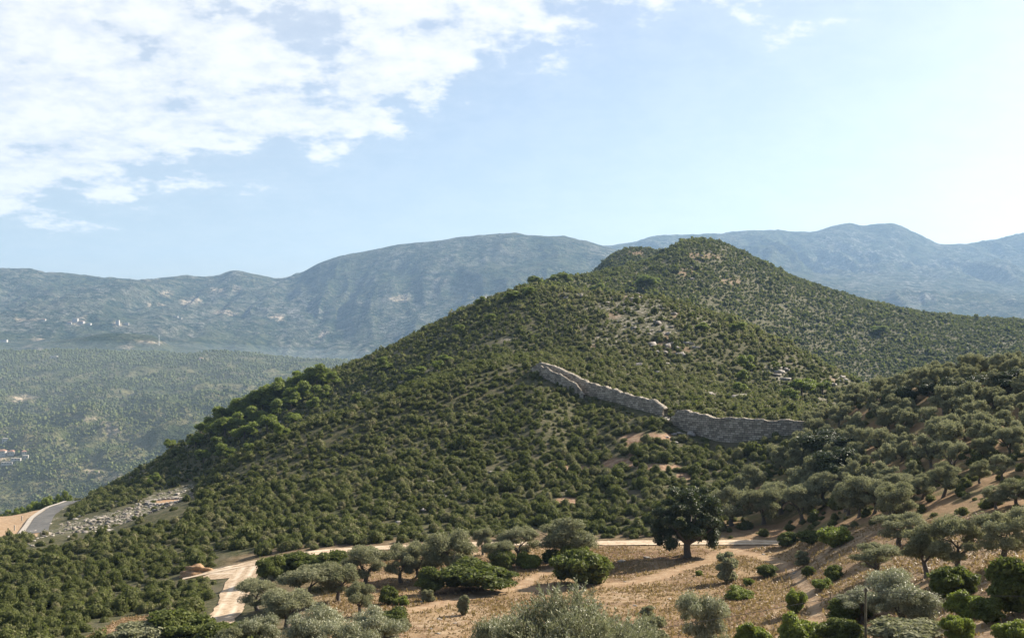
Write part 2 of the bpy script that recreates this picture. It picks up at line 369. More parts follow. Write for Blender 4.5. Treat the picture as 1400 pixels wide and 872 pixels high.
def lobe_leaves(mb, lobes, per_area, L, W, rng, spread=0.35, thick=0.35, tint_r=0.3, shell=0.72, flat=0.0):
    """leaf cards through the outer part of each lobe (centre, radii)"""
    for c, r in lobes:
        c = np.array(c); r = np.array(r); area = 4 * math.pi * ((r[0] * r[1]) ** 1.6 / 3 + 2 * (r[0] * r[2]) ** 1.6 / 3) ** (1 / 1.6)
        n = max(6, int(area * per_area)); q = rng.normal(size=(n, 3)); q /= np.linalg.norm(q, axis=1)[:, None]
        low = q[:, 2] < -0.35; q[low, 2] *= rng.uniform(-1, 1, low.sum())
        rad = shell + (1.08 - shell) * rng.random(n) ** 0.8
        rad *= 1 + 0.16 * np.sin(q @ rng.normal(size=3) * 5 + rng.random() * 6)
        P = c + q * r * rad[:, None]
        N = q / r + rng.normal(size=(n, 3)) * spread * 2 / r.mean()
        t0 = rng.normal() * 0.10
        mb.leaves(P, N, L * rng.uniform(.7, 1.3, n), W * rng.uniform(.7, 1.3, n), rng, np.clip(0.5 + t0 + rng.normal(size=n) * tint_r * .5, 0, 1))

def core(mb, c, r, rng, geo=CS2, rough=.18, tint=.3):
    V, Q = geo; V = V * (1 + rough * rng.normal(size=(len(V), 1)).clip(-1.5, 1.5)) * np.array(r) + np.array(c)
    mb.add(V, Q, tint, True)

# ------------------------------------------------------------------ materials
def new_mat(name):
    m = bpy.data.materials.new(name); m.use_nodes = True; t = NT(m.node_tree); t.n.clear(); return m, t
def out(t, sh): t.l.new(sh, t.add('ShaderNodeOutputMaterial').inputs[0])
def leaf_mat(name, dark, light, trans=0.3, rough=0.55, tcol=None, spec=0.25, dry=None):
    m, t = new_mat(name)
    tint = t.add('ShaderNodeAttribute', attribute_name='tint').outputs['Fac']
    rnd = t.add('ShaderNodeObjectInfo').outputs['Random']
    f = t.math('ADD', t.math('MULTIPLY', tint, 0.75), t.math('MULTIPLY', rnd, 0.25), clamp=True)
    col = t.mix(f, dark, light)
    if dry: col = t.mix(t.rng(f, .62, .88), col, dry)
    b = t.add('ShaderNodeBsdfPrincipled', {'Base Color': col, 'Roughness': rough, 'Specular IOR Level': spec})
    tc = t.mix(0.5, col, tcol or (light[0] * 1.3, light[1] * 1.5, light[2] * .7))
    tr = t.add('ShaderNodeBsdfTranslucent', {'Color': tc})
    out(t, t.add('ShaderNodeMixShader', {0: trans, 1: b.outputs[0], 2: tr.outputs[0]}).outputs[0])
    return m
M = {}
M['maquis'] = leaf_mat('maquis_leaves', (0.036, 0.043, 0.016), (0.155, 0.168, 0.058), 0.32, dry=(0.21, 0.19, 0.11), spec=.08, rough=.7)
M['olive'] = leaf_mat('olive_leaves', (0.115, 0.122, 0.062), (0.36, 0.355, 0.23), 0.36, rough=.7, spec=.08, tcol=(0.22, 0.24, 0.08))
M['silver'] = leaf_mat('silvery_olive_leaves', (0.09, 0.10, 0.045), (0.40, 0.40, 0.27), 0.25, rough=.5, tcol=(0.24, 0.27, 0.1), spec=.3)
M['oak'] = leaf_mat('oak_leaves', (0.022, 0.032, 0.012), (0.065, 0.08, 0.03), 0.2)
M['bush'] = leaf_mat('green_bush_leaves', (0.038, 0.05, 0.016), (0.155, 0.175, 0.05), 0.3, spec=.12)
M['bright'] = leaf_mat('bright_bush_leaves', (0.085, 0.11, 0.022), (0.22, 0.25, 0.055), 0.35)
M['pine'] = leaf_mat('pine_needles', (0.06, 0.08, 0.016), (0.24, 0.28, 0.06), 0.35)
M['forest'] = leaf_mat('forest_leaves', (0.05, 0.065, 0.022), (0.16, 0.18, 0.06), 0.15, spec=0)
M['straw'] = leaf_mat('straw', (0.17, 0.112, 0.058), (0.30, 0.21, 0.115), 0.25)

def bark():
    m, t = new_mat('bark'); g = t.add('ShaderNodeTexCoord').outputs['Object']
    n = t.noise(g, 9, 4)
    out(t, t.add('ShaderNodeBsdfPrincipled', {'Base Color': t.mix(n, (0.045, 0.035, 0.028), (0.16, 0.135, 0.11)), 'Roughness': .9,
        'Normal': t.add('ShaderNodeBump', {'Height': n, 'Strength': .6, 'Distance': .03}).outputs[0]}).outputs[0]); return m
M['bark'] = bark()

def ground_mat():
    m, t = new_mat('hillside_ground')
    P = t.add('ShaderNodeNewGeometry').outputs['Position']
    z = t.add('ShaderNodeAttribute', attribute_name='zone_a')
    fz, bz, lz = t.add('ShaderNodeSeparateColor', {0: z.outputs['Color']}).outputs[:3]
    z2 = t.add('ShaderNodeAttribute', attribute_name='zone_b')
    gz, sz, rz = t.add('ShaderNodeSeparateColor', {0: z2.outputs['Color']}).outputs[:3]
    n1 = t.noise(P, 0.12, 5, .6); n2 = t.noise(P, 0.9, 5, .65); n3 = t.noise(P, 5.0, 4, .7); n4 = t.noise(P, 0.035, 4, .6)
    scrub = t.mix(t.rng(n2, .4, .62), (0.045, 0.05, 0.02), (0.10, 0.088, 0.05))
    scrub = t.mix(t.rng(n1, .52, .7), scrub, (0.11, 0.095, 0.062))
    straw = t.mix(t.rng(n2, .35, .7), (0.205, 0.138, 0.076), (0.30, 0.215, 0.125))
    straw = t.mix(t.rng(n1, .46, .62), straw, (0.15, 0.093, 0.055))
    band = t.noise(t.add('ShaderNodeVectorMath', {0: P, 1: (0.35, 1.0, 1.0)}, operation='MULTIPLY').outputs[0], 0.28, 4, .6)
    straw = t.mix(t.math('MULTIPLY', t.rng(band, .50, .64), .65), straw, (0.12, 0.075, 0.045))
    straw = t.mix(t.math('MULTIPLY', t.rng(n3, .5, .75), .4), straw, (0.20, 0.12, 0.06))
    straw = t.mix(t.math('MULTIPLY', t.rng(n4, .52, .62), t.rng(n2, .42, .55)), straw, (0.30, 0.225, 0.15))
    soil = t.mix(t.rng(n2, .35, .68), (0.20, 0.115, 0.07), (0.33, 0.235, 0.155))
    grove = t.mix(t.rng(n1, .42, .62), (0.225, 0.145, 0.078), (0.11, 0.10, 0.04))
    grove = t.mix(t.math('MULTIPLY', t.rng(n2, .52, .66), .7), grove, (0.29, 0.19, 0.11))
    rock = t.mix(t.rng(n3, .35, .65), (0.16, 0.14, 0.12), (0.44, 0.41, 0.37))
    sand = t.mix(t.rng(n2, .35, .7), (0.27, 0.175, 0.10), (0.38, 0.285, 0.19))
    col = t.mix(fz, scrub, straw); col = t.mix(gz, col, grove); col = t.mix(bz, col, soil)
    col = t.mix(t.math('MULTIPLY', lz, t.math('MULTIPLY', t.rng(n2, .50, .60), t.rng(n3, .38, .58))), col, rock); col = t.mix(sz, col, sand)
    h = t.math('ADD', n2, t.math('MULTIPLY', n3, .35))
    bmp = t.add('ShaderNodeBump', {'Height': h, 'Strength': .8, 'Distance': .25}).outputs[0]
    out(t, t.add('ShaderNodeBsdfPrincipled', {'Base Color': col, 'Roughness': .95, 'Specular IOR Level': .1, 'Normal': bmp}).outputs[0])
    return m
M['ground'] = ground_mat()

def mountain_mat():
    m, t = new_mat('mountain_ground')
    P = t.add('ShaderNodeNewGeometry').outputs['Position']
    y = t.add('ShaderNodeSeparateXYZ', {0: P}).outputs[1]
    z = t.add('ShaderNodeAttribute', attribute_name='zone_a')
    pale, rocky, wood = t.add('ShaderNodeSeparateColor', {0: z.outputs['Color']}).outputs[:3]
    a = t.noise(P, 0.0028, 6, .62); b = t.noise(P, 0.016, 6, .68); c = t.noise(P, 0.05, 5, .7); d = t.noise(P, 0.0075, 5, .62)
    green = t.mix(t.rng(b, .38, .64), (0.02, 0.034, 0.015), (0.075, 0.088, 0.042))
    green = t.mix(t.math('MULTIPLY', t.rng(d, .48, .64), .6), green, (0.105, 0.105, 0.07))
    green = t.mix(t.math('MULTIPLY', t.rng(c, .54, .68), t.rng(a, .40, .58)), green, (0.20, 0.185, 0.145))
    grey = t.mix(t.rng(c, .4, .6), (0.05, 0.06, 0.04), (0.26, 0.245, 0.22))
    col = t.mix(t.math('MULTIPLY', rocky, t.rng(b, .45, .62)), green, grey)
    fl = t.mix(t.rng(b, .40, .62), (0.055, 0.07, 0.025), (0.15, 0.14, 0.07))
    col = t.mix(wood, col, fl)
    sandy = t.mix(t.rng(c, .4, .6), (0.30, 0.22, 0.15), (0.55, 0.45, 0.33))
    col = t.mix(t.math('MULTIPLY', pale, t.math('MULTIPLY', t.rng(b, .38, .56), t.rng(c, .36, .56))), col, sandy)
    h = t.math('ADD', t.math('ADD', t.math('MULTIPLY', b, 34.0), t.math('MULTIPLY', c, 12.0)), t.math('MULTIPLY', d, 60.0))
    bmp = t.add('ShaderNodeBump', {'Height': h, 'Strength': 1.0, 'Distance': 1.5}).outputs[0]
    out(t, t.add('ShaderNodeBsdfPrincipled', {'Base Color': col, 'Roughness': 1.0, 'Specular IOR Level': 0.0, 'Normal': bmp}).outputs[0])
    return m
M['mountain'] = mountain_mat()

def plain(name, ca, cb, scale=2.0, rough=.9, bump=.3, dist=.05, lo=.35, hi=.65, spec=.2):
    m, t = new_mat(name); P = t.add('ShaderNodeNewGeometry').outputs['Position']
    n = t.noise(P, scale, 5, .65); n2 = t.noise(P, scale * .17, 3, .5)
    col = t.mix(t.rng(t.math('ADD', t.math('MULTIPLY', n, .6), t.math('MULTIPLY', n2, .4)), lo, hi), ca, cb)
    out(t, t.add('ShaderNodeBsdfPrincipled', {'Base Color': col, 'Roughness': rough, 'Specular IOR Level': spec,
        'Normal': t.add('ShaderNodeBump', {'Height': n, 'Strength': bump, 'Distance': dist}).outputs[0]}).outputs[0]); return m
M['dirt_road'] = plain('pale_dirt_road', (0.36, 0.27, 0.19), (0.56, 0.46, 0.35), 1.4, bump=.5)
def dirt_mat():
    m, t = new_mat('pale_dirt_track'); P = t.add('ShaderNodeNewGeometry').outputs['Position']
    n = t.noise(P, 1.6, 5, .7); n2 = t.noise(P, .3, 4, .6); rut = t.add('ShaderNodeAttribute', attribute_name='tint').outputs['Fac']
    side = t.mix(t.rng(n, .38, .62), (0.30, 0.215, 0.14), (0.47, 0.37, 0.26))
    col = t.mix(t.math('MULTIPLY', rut, t.rng(n2, .3, .6)), side, (0.58, 0.49, 0.38))
    out(t, t.add('ShaderNodeBsdfPrincipled', {'Base Color': col, 'Roughness': .95, 'Specular IOR Level': .1, 'Normal': t.add('ShaderNodeBump', {'Height': n, 'Strength': .7, 'Distance': .12}).outputs[0]}).outputs[0]); return m
M['dirt_road'] = dirt_mat()
M['asphalt'] = plain('asphalt', (0.07, 0.069, 0.067), (0.125, 0.12, 0.112), .8)
M['kerb'] = plain('pale_concrete', (0.26, 0.235, 0.20), (0.40, 0.36, 0.31), 2)
M['mound'] = plain('orange_soil', (0.24, 0.14, 0.075), (0.36, 0.24, 0.14), 2.5, bump=.8, dist=.2)
M['rock'] = plain('limestone', (0.15, 0.13, 0.11), (0.40, 0.37, 0.33), 2.2, bump=.8, dist=.12)
M['scree'] = plain('weathered_scree', (0.08, 0.07, 0.06), (0.27, 0.24, 0.20), 2.2, bump=.8, dist=.12)
M['white'] = plain('whitewash', (0.33, 0.31, 0.28), (0.46, 0.44, 0.41), .4, bump=.1)
M['roof'] = plain('clay_tile', (0.26, 0.14, 0.09), (0.38, 0.23, 0.16), 1.2)
M['glass'] = plain('dark_window_glass', (0.03, 0.035, 0.04), (0.06, 0.065, 0.07), 1, rough=.2)
M['pole'] = plain('weathered_pole_wood', (0.075, 0.07, 0.045), (0.15, 0.14, 0.095), 6)
M['wire'] = plain('black_cable', (0.03, 0.03, 0.03), (0.05, 0.05, 0.05), 6)
M['metal'] = plain('galvanised_metal', (0.4, 0.41, 0.42), (0.55, 0.56, 0.57), 1, rough=.5)

def wall_mat():
    m, t = new_mat('dry_stone_masonry')
    uv = t.add('ShaderNodeAttribute', attribute_name='course').outputs['Vector']
    P = t.add('ShaderNodeNewGeometry').outputs['Position']
    w = t.add('ShaderNodeVectorMath', {0: uv, 1: t.add('ShaderNodeVectorMath', {0: t.add('ShaderNodeTexNoise', {'Vector': P, 'Scale': .6, 'Detail': 2}).outputs[1], 'Scale': .25}, operation='SCALE').outputs[0]}, operation='ADD').outputs[0]
    br = t.add('ShaderNodeTexBrick', {'Vector': w, 'Color1': (0.20, 0.17, 0.13, 1), 'Color2': (0.58, 0.51, 0.41, 1), 'Mortar': (0.06, 0.055, 0.048, 1), 'Scale': 1.0, 'Mortar Size': .045, 'Mortar Smooth': .3, 'Bias': -0.1, 'Brick Width': .95, 'Row Height': .42})
    br.offset = .45; br.squash = .7; br.squash_frequency = 3
    n = t.noise(P, .35, 4); n3 = t.noise(P, 4, 4, .7)
    col = t.mix(t.rng(n, .4, .65), br.outputs[0], (0.19, 0.165, 0.135), 'MULTIPLY')
    col = t.mix(.6, col, br.outputs[0]); col = t.mix(t.math('MULTIPLY', n3, .35), col, (0.42, 0.39, 0.34))
    h = t.math('ADD', t.math('MULTIPLY', br.outputs[1], -1), t.math('MULTIPLY', n3, .6))
    out(t, t.add('ShaderNodeBsdfPrincipled', {'Base Color': col, 'Roughness': .95, 'Specular IOR Level': .1,
        'Normal': t.add('ShaderNodeBump', {'Height': h, 'Strength': 1, 'Distance': .3}).outputs[0]}).outputs[0]); return m
M['wall'] = wall_mat()

# ------------------------------------------------------------------ terrain meshes
def grid_quads(nu, nd):
    i, j = np.meshgrid(np.arange(nu - 1), np.arange(nd - 1), indexing='ij')
    return np.stack([i * nd + j, (i + 1) * nd + j, (i + 1) * nd + j + 1, i * nd + j + 1], -1).reshape(-1, 4)
JS = int(np.searchsorted(d_ax, 1240))
def near_terrain():
    X, Y, Z = XX[:, :JS + 1], YY[:, :JS + 1], HH[:, :JS + 1]
    f, b, l, g, s, r, c = zones(X.ravel(), Y.ravel(), Z.ravel()); one = np.ones(f.size)
    V = np.stack([X.ravel(), Y.ravel(), Z.ravel()], 1)
    me = mesh_quads('terrain', V, grid_quads(NU, JS + 1), M['ground'], True, attrs={'zone_a': np.stack([f, b, l, one], 1), 'zone_b': np.stack([g, s, r, one], 1)})
    obj('terrain', me, kind='structure')
near_terrain()

PALE = [(45, 437, 22, 2.5), (105, 439, 16, 5), (165, 443, 10, 3), (200, 468, 26, 2.2), (175, 474, 10, 3), (55, 463, 10, 3), (45, 477, 16, 4), (30, 545, 22, 6), (305, 397, 30, 1.5),
        (255, 412, 16, 4), (305, 428, 18, 4), (385, 434, 14, 4), (220, 402, 14, 3), (545, 408, 13, 3), (660, 406, 18, 3.5), (440, 458, 8, 6), (15, 628, 22, 6), (130, 643, 18, 2), (120, 574, 25, 5),
        (130, 655, 14, 3), (145, 590, 12, 4), (90, 705, 30, 3), (215, 418, 12, 2), (600, 383, 12, 2), (150, 651, 10, 5)]
ROCK = [(830, 350, 22, 18), (50, 372, 20, 8), (320, 374, 12, 4), (1175, 360, 26, 50), (1225, 350, 12, 40), (1130, 355, 14, 40), (1260, 395, 40, 30), (1290, 360, 30, 14), (830, 400, 60, 18), (400, 425, 50, 14), (1375, 368, 20, 6)]
def far_terrain():
    X, Y, Z = XX[:, JS:], YY[:, JS:], HH[:, JS:]
    px, py = project(X, Y, Z); wob = fbm(X / 120, Y / 120, 3, 61); px2 = px + 16 * wob; py2 = py + 3 * fbm(X / 90, Y / 90, 3, 62)
    pale = np.zeros_like(px); rk = np.zeros_like(px)
    for cx, cy, rx, ry in PALE: pale = np.maximum(pale, 1 - sstep(.0, 1.4, ((px2 - cx) / rx) ** 2 + ((py2 - cy) / ry) ** 2))
    for cx, cy, rx, ry in ROCK: rk = np.maximum(rk, 1 - sstep(.2, 1.5, ((px2 - cx) / rx) ** 2 + ((py2 - cy) / ry) ** 2))
    rk = np.maximum(rk, 0.6 * sstep(0.0, .5, ridged(X / 300, Y / 900, 4, 71)) * (Y > 4200))
    wd = (1 - sstep(2350, 2600, Y)) * 1.0
    V = np.stack([X.ravel(), Y.ravel(), Z.ravel()], 1); one = np.ones(px.size)
    Q = grid_quads(NU, ND - JS)
    me = mesh_quads('mountains', V, Q, M['mountain'], True, attrs={'zone_a': np.stack([pale.ravel(), rk.ravel(), wd.ravel(), one], 1)})
    obj('mountains', me, kind='structure')
far_terrain()
def back_slope():
    nx, ny = 60, 30; xs = np.linspace(-150, 150, nx); ys = np.linspace(-90, 2.97, ny)
    X, Y = np.meshgrid(xs, ys, indexing='ij'); Z = -2.62 + (2.97 - Y) * 0.36 + fbm(X / 9, Y / 9, 3, 8) * 0.3 * np.clip((2.97 - Y) / 10, 0, 1)
    Z = np.where((Y > -2) & (np.abs(X) < 6), np.minimum(Z, -1.75), Z)
    one = np.ones(X.size); z0 = np.zeros(X.size)
    me = mesh_quads('ground', np.stack([X.ravel(), Y.ravel(), Z.ravel()], 1), grid_quads(nx, ny), M['ground'], True,
                    attrs={'zone_a': np.stack([one, z0, z0, one], 1), 'zone_b': np.stack([z0, z0, z0, one], 1)})
    obj('ground', me, kind='structure')
back_slope()

# ------------------------------------------------------------------ haze
def haze():
    m, t = new_mat('haze_air')
    v = t.add('ShaderNodeVolumePrincipled', {'Color': (0.42, 0.66, 1.0, 1), 'Density': HAZE, 'Anisotropy': 0.15})
    t.l.new(v.outputs[0], t.add('ShaderNodeOutputMaterial').inputs['Volume'])
    x, y0, y1 = 14500, -100, 11100; z0 = float(HH.min()) - 1.0; z1 = max(float(HH.max()), 34) + 8
    mb = MB(); mb.box((0, (y0 + y1) / 2, (z0 + z1) / 2), (2 * x, y1 - y0, z1 - z0))
    obj('haze', mb.mesh('haze', m), kind='stuff', label='pale blue haze that veils the far mountains', cat='haze')
HAZE = 0.64e-4
haze()

def valley_mist():
    m, t = new_mat('valley_mist_air'); v = t.add('ShaderNodeVolumePrincipled', {'Color': (0.70, 0.86, 0.98, 1), 'Density': 0.00013, 'Anisotropy': 0.1})
    t.l.new(v.outputs[0], t.add('ShaderNodeOutputMaterial').inputs['Volume'])
    V, Q = cube_sphere(12); mb = MB(); mb.add(V * np.array((1000, 900, 125)), Q, .5, True)
    obj('valley_mist', mb.mesh('valley_mist', m), loc=(-760, 1650, -118), kind='stuff', label='thin pale mist lying in the wooded valley on the left', cat='mist')
valley_mist()

# ------------------------------------------------------------------ roads
def densify(pts, step=2.0):
    pts = np.array(pts, float); s = np.r_[0, np.cumsum(np.linalg.norm(np.diff(pts[:, :2], axis=0), axis=1))]
    q = np.arange(0, s[-1], step); return np.stack([pchip(s, pts[:, 0], q), pchip(s, pts[:, 1], q)], 1)
def ribbon(P, w, lift, offset=0.0, across=13, edge=0.35, seed=3):
    d = np.gradient(P, axis=0); d /= np.linalg.norm(d, axis=1)[:, None] + 1e-9; nrm = np.stack([-d[:, 1], d[:, 0]], 1)
    wv = np.broadcast_to(w, (len(P),)); rows = []
    for kx in range(across):
        f = kx / (across - 1) - .5
        e = fbm(np.arange(len(P)) * .31 + kx * 40, np.zeros(len(P)) + seed, 3, seed) * edge * (abs(f) * 2) ** 3
        q = P + nrm * (f * wv + offset + e * np.sign(f))[:, None]; rows.append(np.c_[q, ground(q[:, 0], q[:, 1]) + lift])
    return np.stack(rows, 0).reshape(-1, 3), grid_quads(across, len(P))[:, ::-1]
def road(name, pix, w, mat, lift=.06, ds=None, **kw):
    pts = [hit(px, py, 90)[:2] if ds is None else at(px, py)[:2] for px, py in pix]
    P = densify(pts, 1.2); V, Q = ribbon(P, w, lift, **kw)
    f = np.repeat(np.linspace(-.5, .5, 13), len(P)) * w; rut = np.exp(-((np.abs(f + .15 * np.tile(fbm(np.arange(len(P)) * .1, np.zeros(len(P)), 2, 4), 13)) - .8) / .32) ** 2)
    mb = MB(); mb.add(V, Q, rut, True); obj(name, mb.mesh(name, mat), kind='structure'); return P
TD = lambda px: float(np.interp((px - CX) / FPX, u_ax, TRACK_D))
trk = [(px, TD(px) - 0.2) for px in (250, 300, 345, 400, 470, 540, 620, 700, 780, 840, 900, 950, 1000, 1040, 1075)]
trackP = road('dirt_road', trk, 3.2, M['dirt_road'], ds=True, edge=.6, lift=.10)
turn = [(345, 147), (338, 143), (330, 137), (322, 128), (314, 120), (306, 113), (290, 106)]
turnP = road('dirt_road_bend', turn, 3.6, M['dirt_road'], ds=True, edge=.6, lift=.08)
padP = road('dirt_turning_area', [(292, 144.5), (320, 142.5), (350, 142), (362, 143)], 7.5, M['dirt_road'], ds=True, lift=.06, edge=.9)
roadpix = [(50, 240), (51, 255), (54, 272), (60, 292), (70, 312), (84, 330), (104, 345)]
asp = densify([at(px, d)[:2] for px, d in roadpix], 1.5)
def flat_road(P, w, lift, name, mat, off=0.0, hgt=None):
    d = np.gradient(P, axis=0); d /= np.linalg.norm(d, axis=1)[:, None]; nr = np.stack([-d[:, 1], d[:, 0]], 1)
    zc = ground(P[:, 0], P[:, 1]); zc = np.convolve(np.pad(zc, 6, 'edge'), np.ones(13) / 13, 'valid'); V = []
    for f in (-.5, -.2, .2, .5):
        q = P + nr * (f * w + off); V.append(np.c_[q, np.maximum(zc, ground(q[:, 0], q[:, 1])) + lift])
    mb = MB(); mb.add(np.stack(V).reshape(-1, 3), grid_quads(4, len(P))[:, ::-1], .5, True)
    return obj(name, mb.mesh(name, mat), kind='structure')
flat_road(asp, 5.2, .12, 'asphalt_road', M['asphalt'])
flat_road(asp, 1.3, .2, 'road_verge', M['kerb'], off=3.3)
def lumpy(name, c, r, mat, n=5, rough=.12, seed=0, **kw):
    V, Q = cube_sphere(n); rn = fbm(V[:, 0] * 1.7 + seed, V[:, 1] * 1.7 + V[:, 2] * 2.3, 3, seed)
    V = V * (1 + rough * 2 * rn)[:, None] * np.array(r)
    mb = MB(); mb.add(V, Q, .5, True); return obj(name, mb.mesh(name, mat), loc=c, **kw)
p = at(268, 146); lumpy('soil_mound', p, (2.0, 1.5, 1.1), M['mound'], 10, .3, 3, label='orange heap of dug soil at the end of the pale dirt track', cat='soil heap')

# ------------------------------------------------------------------ the ancient wall
def stone_wall(st, name, label, thick=1.7, seed=1, ruin=(0, 0)):
    """st: (bearing px, top sight px, base distance)"""
    base = np.array([at(px, d)[:2] for px, _, d in st]); s = np.r_[0, np.cumsum(np.linalg.norm(np.diff(base, axis=0), axis=1))]
    topz = np.array([(HOR - py) / FPX * d for _, py, d in st]) - .4; q = np.arange(0, s[-1], .45)
    P = np.stack([pchip(s, base[:, 0], q), pchip(s, base[:, 1], q)], 1); tz = pchip(s, topz, q)
    tz = tz + .22 * fbm(q / 1.3, q * 0, 3, seed) + .10 * np.round(2 * vnoise(q / 1.7, q * 0 + 3, seed + 4))
    if ruin[0]: tz -= ruin[0] * (1 - sstep(0, 3.5, q))
    if ruin[1]: tz -= ruin[1] * (1 - sstep(0, 3.5, s[-1] - q))
    d = np.gradient(P, axis=0); d /= np.linalg.norm(d, axis=1)[:, None]; nr = np.stack([-d[:, 1], d[:, 0]], 1)
    nr *= np.sign(nr[:, 1:2]) if abs(nr[:, 1]).min() > .05 else 1
    if nr[:, 1].mean() < 0: nr = -nr
    n = len(P); prof = [(0, 0)] + [(0.0, f) for f in np.linspace(0, 1, 12)[1:]] + [(.35, 1), (.7, 1), (1, 1), (1, .5), (1, 0)]
    V = []; UVc = []
    for k, (a, f) in enumerate(prof):
        zb = ground(P[:, 0], P[:, 1]) - .8
        z = zb + (tz - zb) * f; xy = P + nr * (a * thick + .25 * f * (1 - 2 * a))
        rough = .07 * vnoise(q / .9, z / .4, seed + 9)[:, None]; xy = xy - nr * rough
        if f == 1 and 0 < a < 1: z = z + .15 * vnoise(q / .8, q * 0 + a * 9, seed)
        V.append(np.c_[xy, z]); UVc.append(np.c_[q + a * thick, z, q * 0, q * 0 + 1] if not (f == 1 and a > 0) else np.c_[q, z + a * thick, q * 0, q * 0 + 1])
    V = np.stack(V); k = len(prof); Q = grid_quads(k, n)[:, ::-1]
    ids = np.arange(k * n).reshape(k, n)
    caps = []
    for j in (0, n - 1):
        for a in range(k // 2): 
            c = [ids[a, j], ids[a + 1, j], ids[k - 2 - a, j], ids[k - 1 - a, j]]
            if len(set(c)) == 4: caps.append(c)
    Q = np.concatenate([Q, np.array(caps)])
    me = mesh_quads(name, V.reshape(-1, 3), Q, M['wall'], False, attrs={'course': np.stack(UVc).reshape(-1, 4)})
    return obj(name, me, label=label, cat='wall')
stone_wall([(724, 499, 266), (740, 494, 263), (770, 505, 256), (800, 519, 249), (830, 528, 241), (868, 540, 231), (890, 545, 226), (906, 551, 222)],
           'stone_wall', 'long ruined grey stone wall climbing the slope to the left of the breach', seed=3, ruin=(.5, .8))
stone_wall([(916, 560, 218), (928, 557, 215), (945, 561, 212), (961, 564, 210), (982, 569, 207.5), (1030, 570, 204), (1070, 571, 202), (1114, 572, 199)],
           'stone_wall', 'level grey stone wall standing right of the breach, behind the olive grove', seed=7, ruin=(1.0, 0))
stone_wall([(737, 496, 261), (752, 504, 256.5), (768, 512, 252), (782, 521, 248.5), (797, 531, 245)], 'stone_wall', 'low outer wall stub in front of the upper end of the long ruined wall', thick=1.0, seed=12, ruin=(.3, 1.0))
0 and stone_wall([(686, 497, 268), (700, 495, 268), (716, 500, 266)], 'stone_wall', 'short low broken wall piece beyond the top end of the long wall', thick=1.0, seed=14, ruin=(.6, .3))

# ------------------------------------------------------------------ plants: one builder per kind
def shrub_template(rng, lobes_n, per, L, W, geo, low=False):
    mb = MB(); lobes = []
    for i in range(lobes_n):
        a = rng.random() * 6.28; rr = rng.uniform(.1, .62) if i else 0
        r = rng.uniform(.30, .52) if i else .62
        h = rng.uniform(.65, 1.25) * r * 1.2
        lobes.append(((math.cos(a) * rr, math.sin(a) * rr, h * .7), (r, r * rng.uniform(.8, 1.1), h * .85)))
    for c, r in lobes: core(mb, c, np.array(r) * .84, rng, geo, .14, rng.uniform(.0, .25))  # inner blobs tinted dark: shade between the leaves put into the colour
    if per: lobe_leaves(mb, lobes, per, L, W, rng, spread=.22, shell=.85, tint_r=.6)
    V, Q, T, S = mb.arrays(); Q = Q[V[Q][:, :, 2].max(1) > -.02]; return V, Q, T
rng = np.random.default_rng(5)
T_NEAR = [shrub_template(rng, 7, 58, .22, .12, CS2) for _ in range(8)]
T_MID = [shrub_template(rng, 5, 24, .30, .17, CS1) for _ in range(8)]
T_VFAR = [shrub_template(rng, 2, 3, .7, .5, CS1) for _ in range(8)]
T_FAR = [shrub_template(rng, 3, 8, .42, .30, CS1) for _ in range(8)]
def merge(templates, P, S, RZ, tints, rng):
    Vs, Qs, Ts = [], [], []; n0 = 0; which = rng.integers(0, len(templates), len(P))
    for k, (V, Q, T) in enumerate(templates):
        s = which == k; n = int(s.sum())
        if not n: continue
        c, sn = np.cos(RZ[s])[:, None], np.sin(RZ[s])[:, None]; sc = S[s]
        vx = V[None, :, 0] * sc[:, :1]; vy = V[None, :, 1] * sc[:, 1:2]
        W = np.stack([vx * c - vy * sn, vx * sn + vy * c, V[None, :, 2] * sc[:, 2:]], -1) + P[s][:, None]
        Vs.append(W.reshape(-1, 3).astype(np.float32)); Qs.append((Q[None] + (np.arange(n) * len(V))[:, None, None]).reshape(-1, 4) + n0)
        Ts.append(np.clip(T[None] * .6 + tints[s][:, None], 0, 1).ravel()); n0 += n * len(V)
    return np.concatenate(Vs), np.concatenate(Qs), np.concatenate(Ts)

def scatter(d0, d1, cell, rng, umax=.72):
    """jittered grid of ground points between two distances"""
    n0, n1 = int(d0 / cell), int(d1 / cell); pts = []
    X = int(umax * d1 / cell) + 1
    i, j = np.meshgrid(np.arange(-X, X + 1), np.arange(n0, n1 + 1), indexing='ij')
    x = (i + rng.uniform(-.5, .5, i.shape) + .5 * (j % 2) + .9 * fbm(j / 3.1, i / 3.3, 2, 5)) * cell; y = (j + rng.uniform(-.5, .5, i.shape) + .9 * fbm(i / 3.7, j / 2.9, 2, 6)) * cell
    k = (y > d0) & (y <= d1) & (np.abs(x) < umax * y + 4); return x[k], y[k]
def near_poly(x, y, P, r):
    m = np.zeros(len(x), bool)
    for a in P[::2]: m |= (x - a[0]) ** 2 + (y - a[1]) ** 2 < r * r
    return m
def rocky_band(x, y, px, py):
    return inpoly(px, py, [(20, 760), (60, 722), (90, 712), (150, 696), (190, 686), (225, 668), (266, 658), (268, 694), (236, 712), (180, 728), (120, 748), (50, 770)]) * (y > 195) * (y < 335)
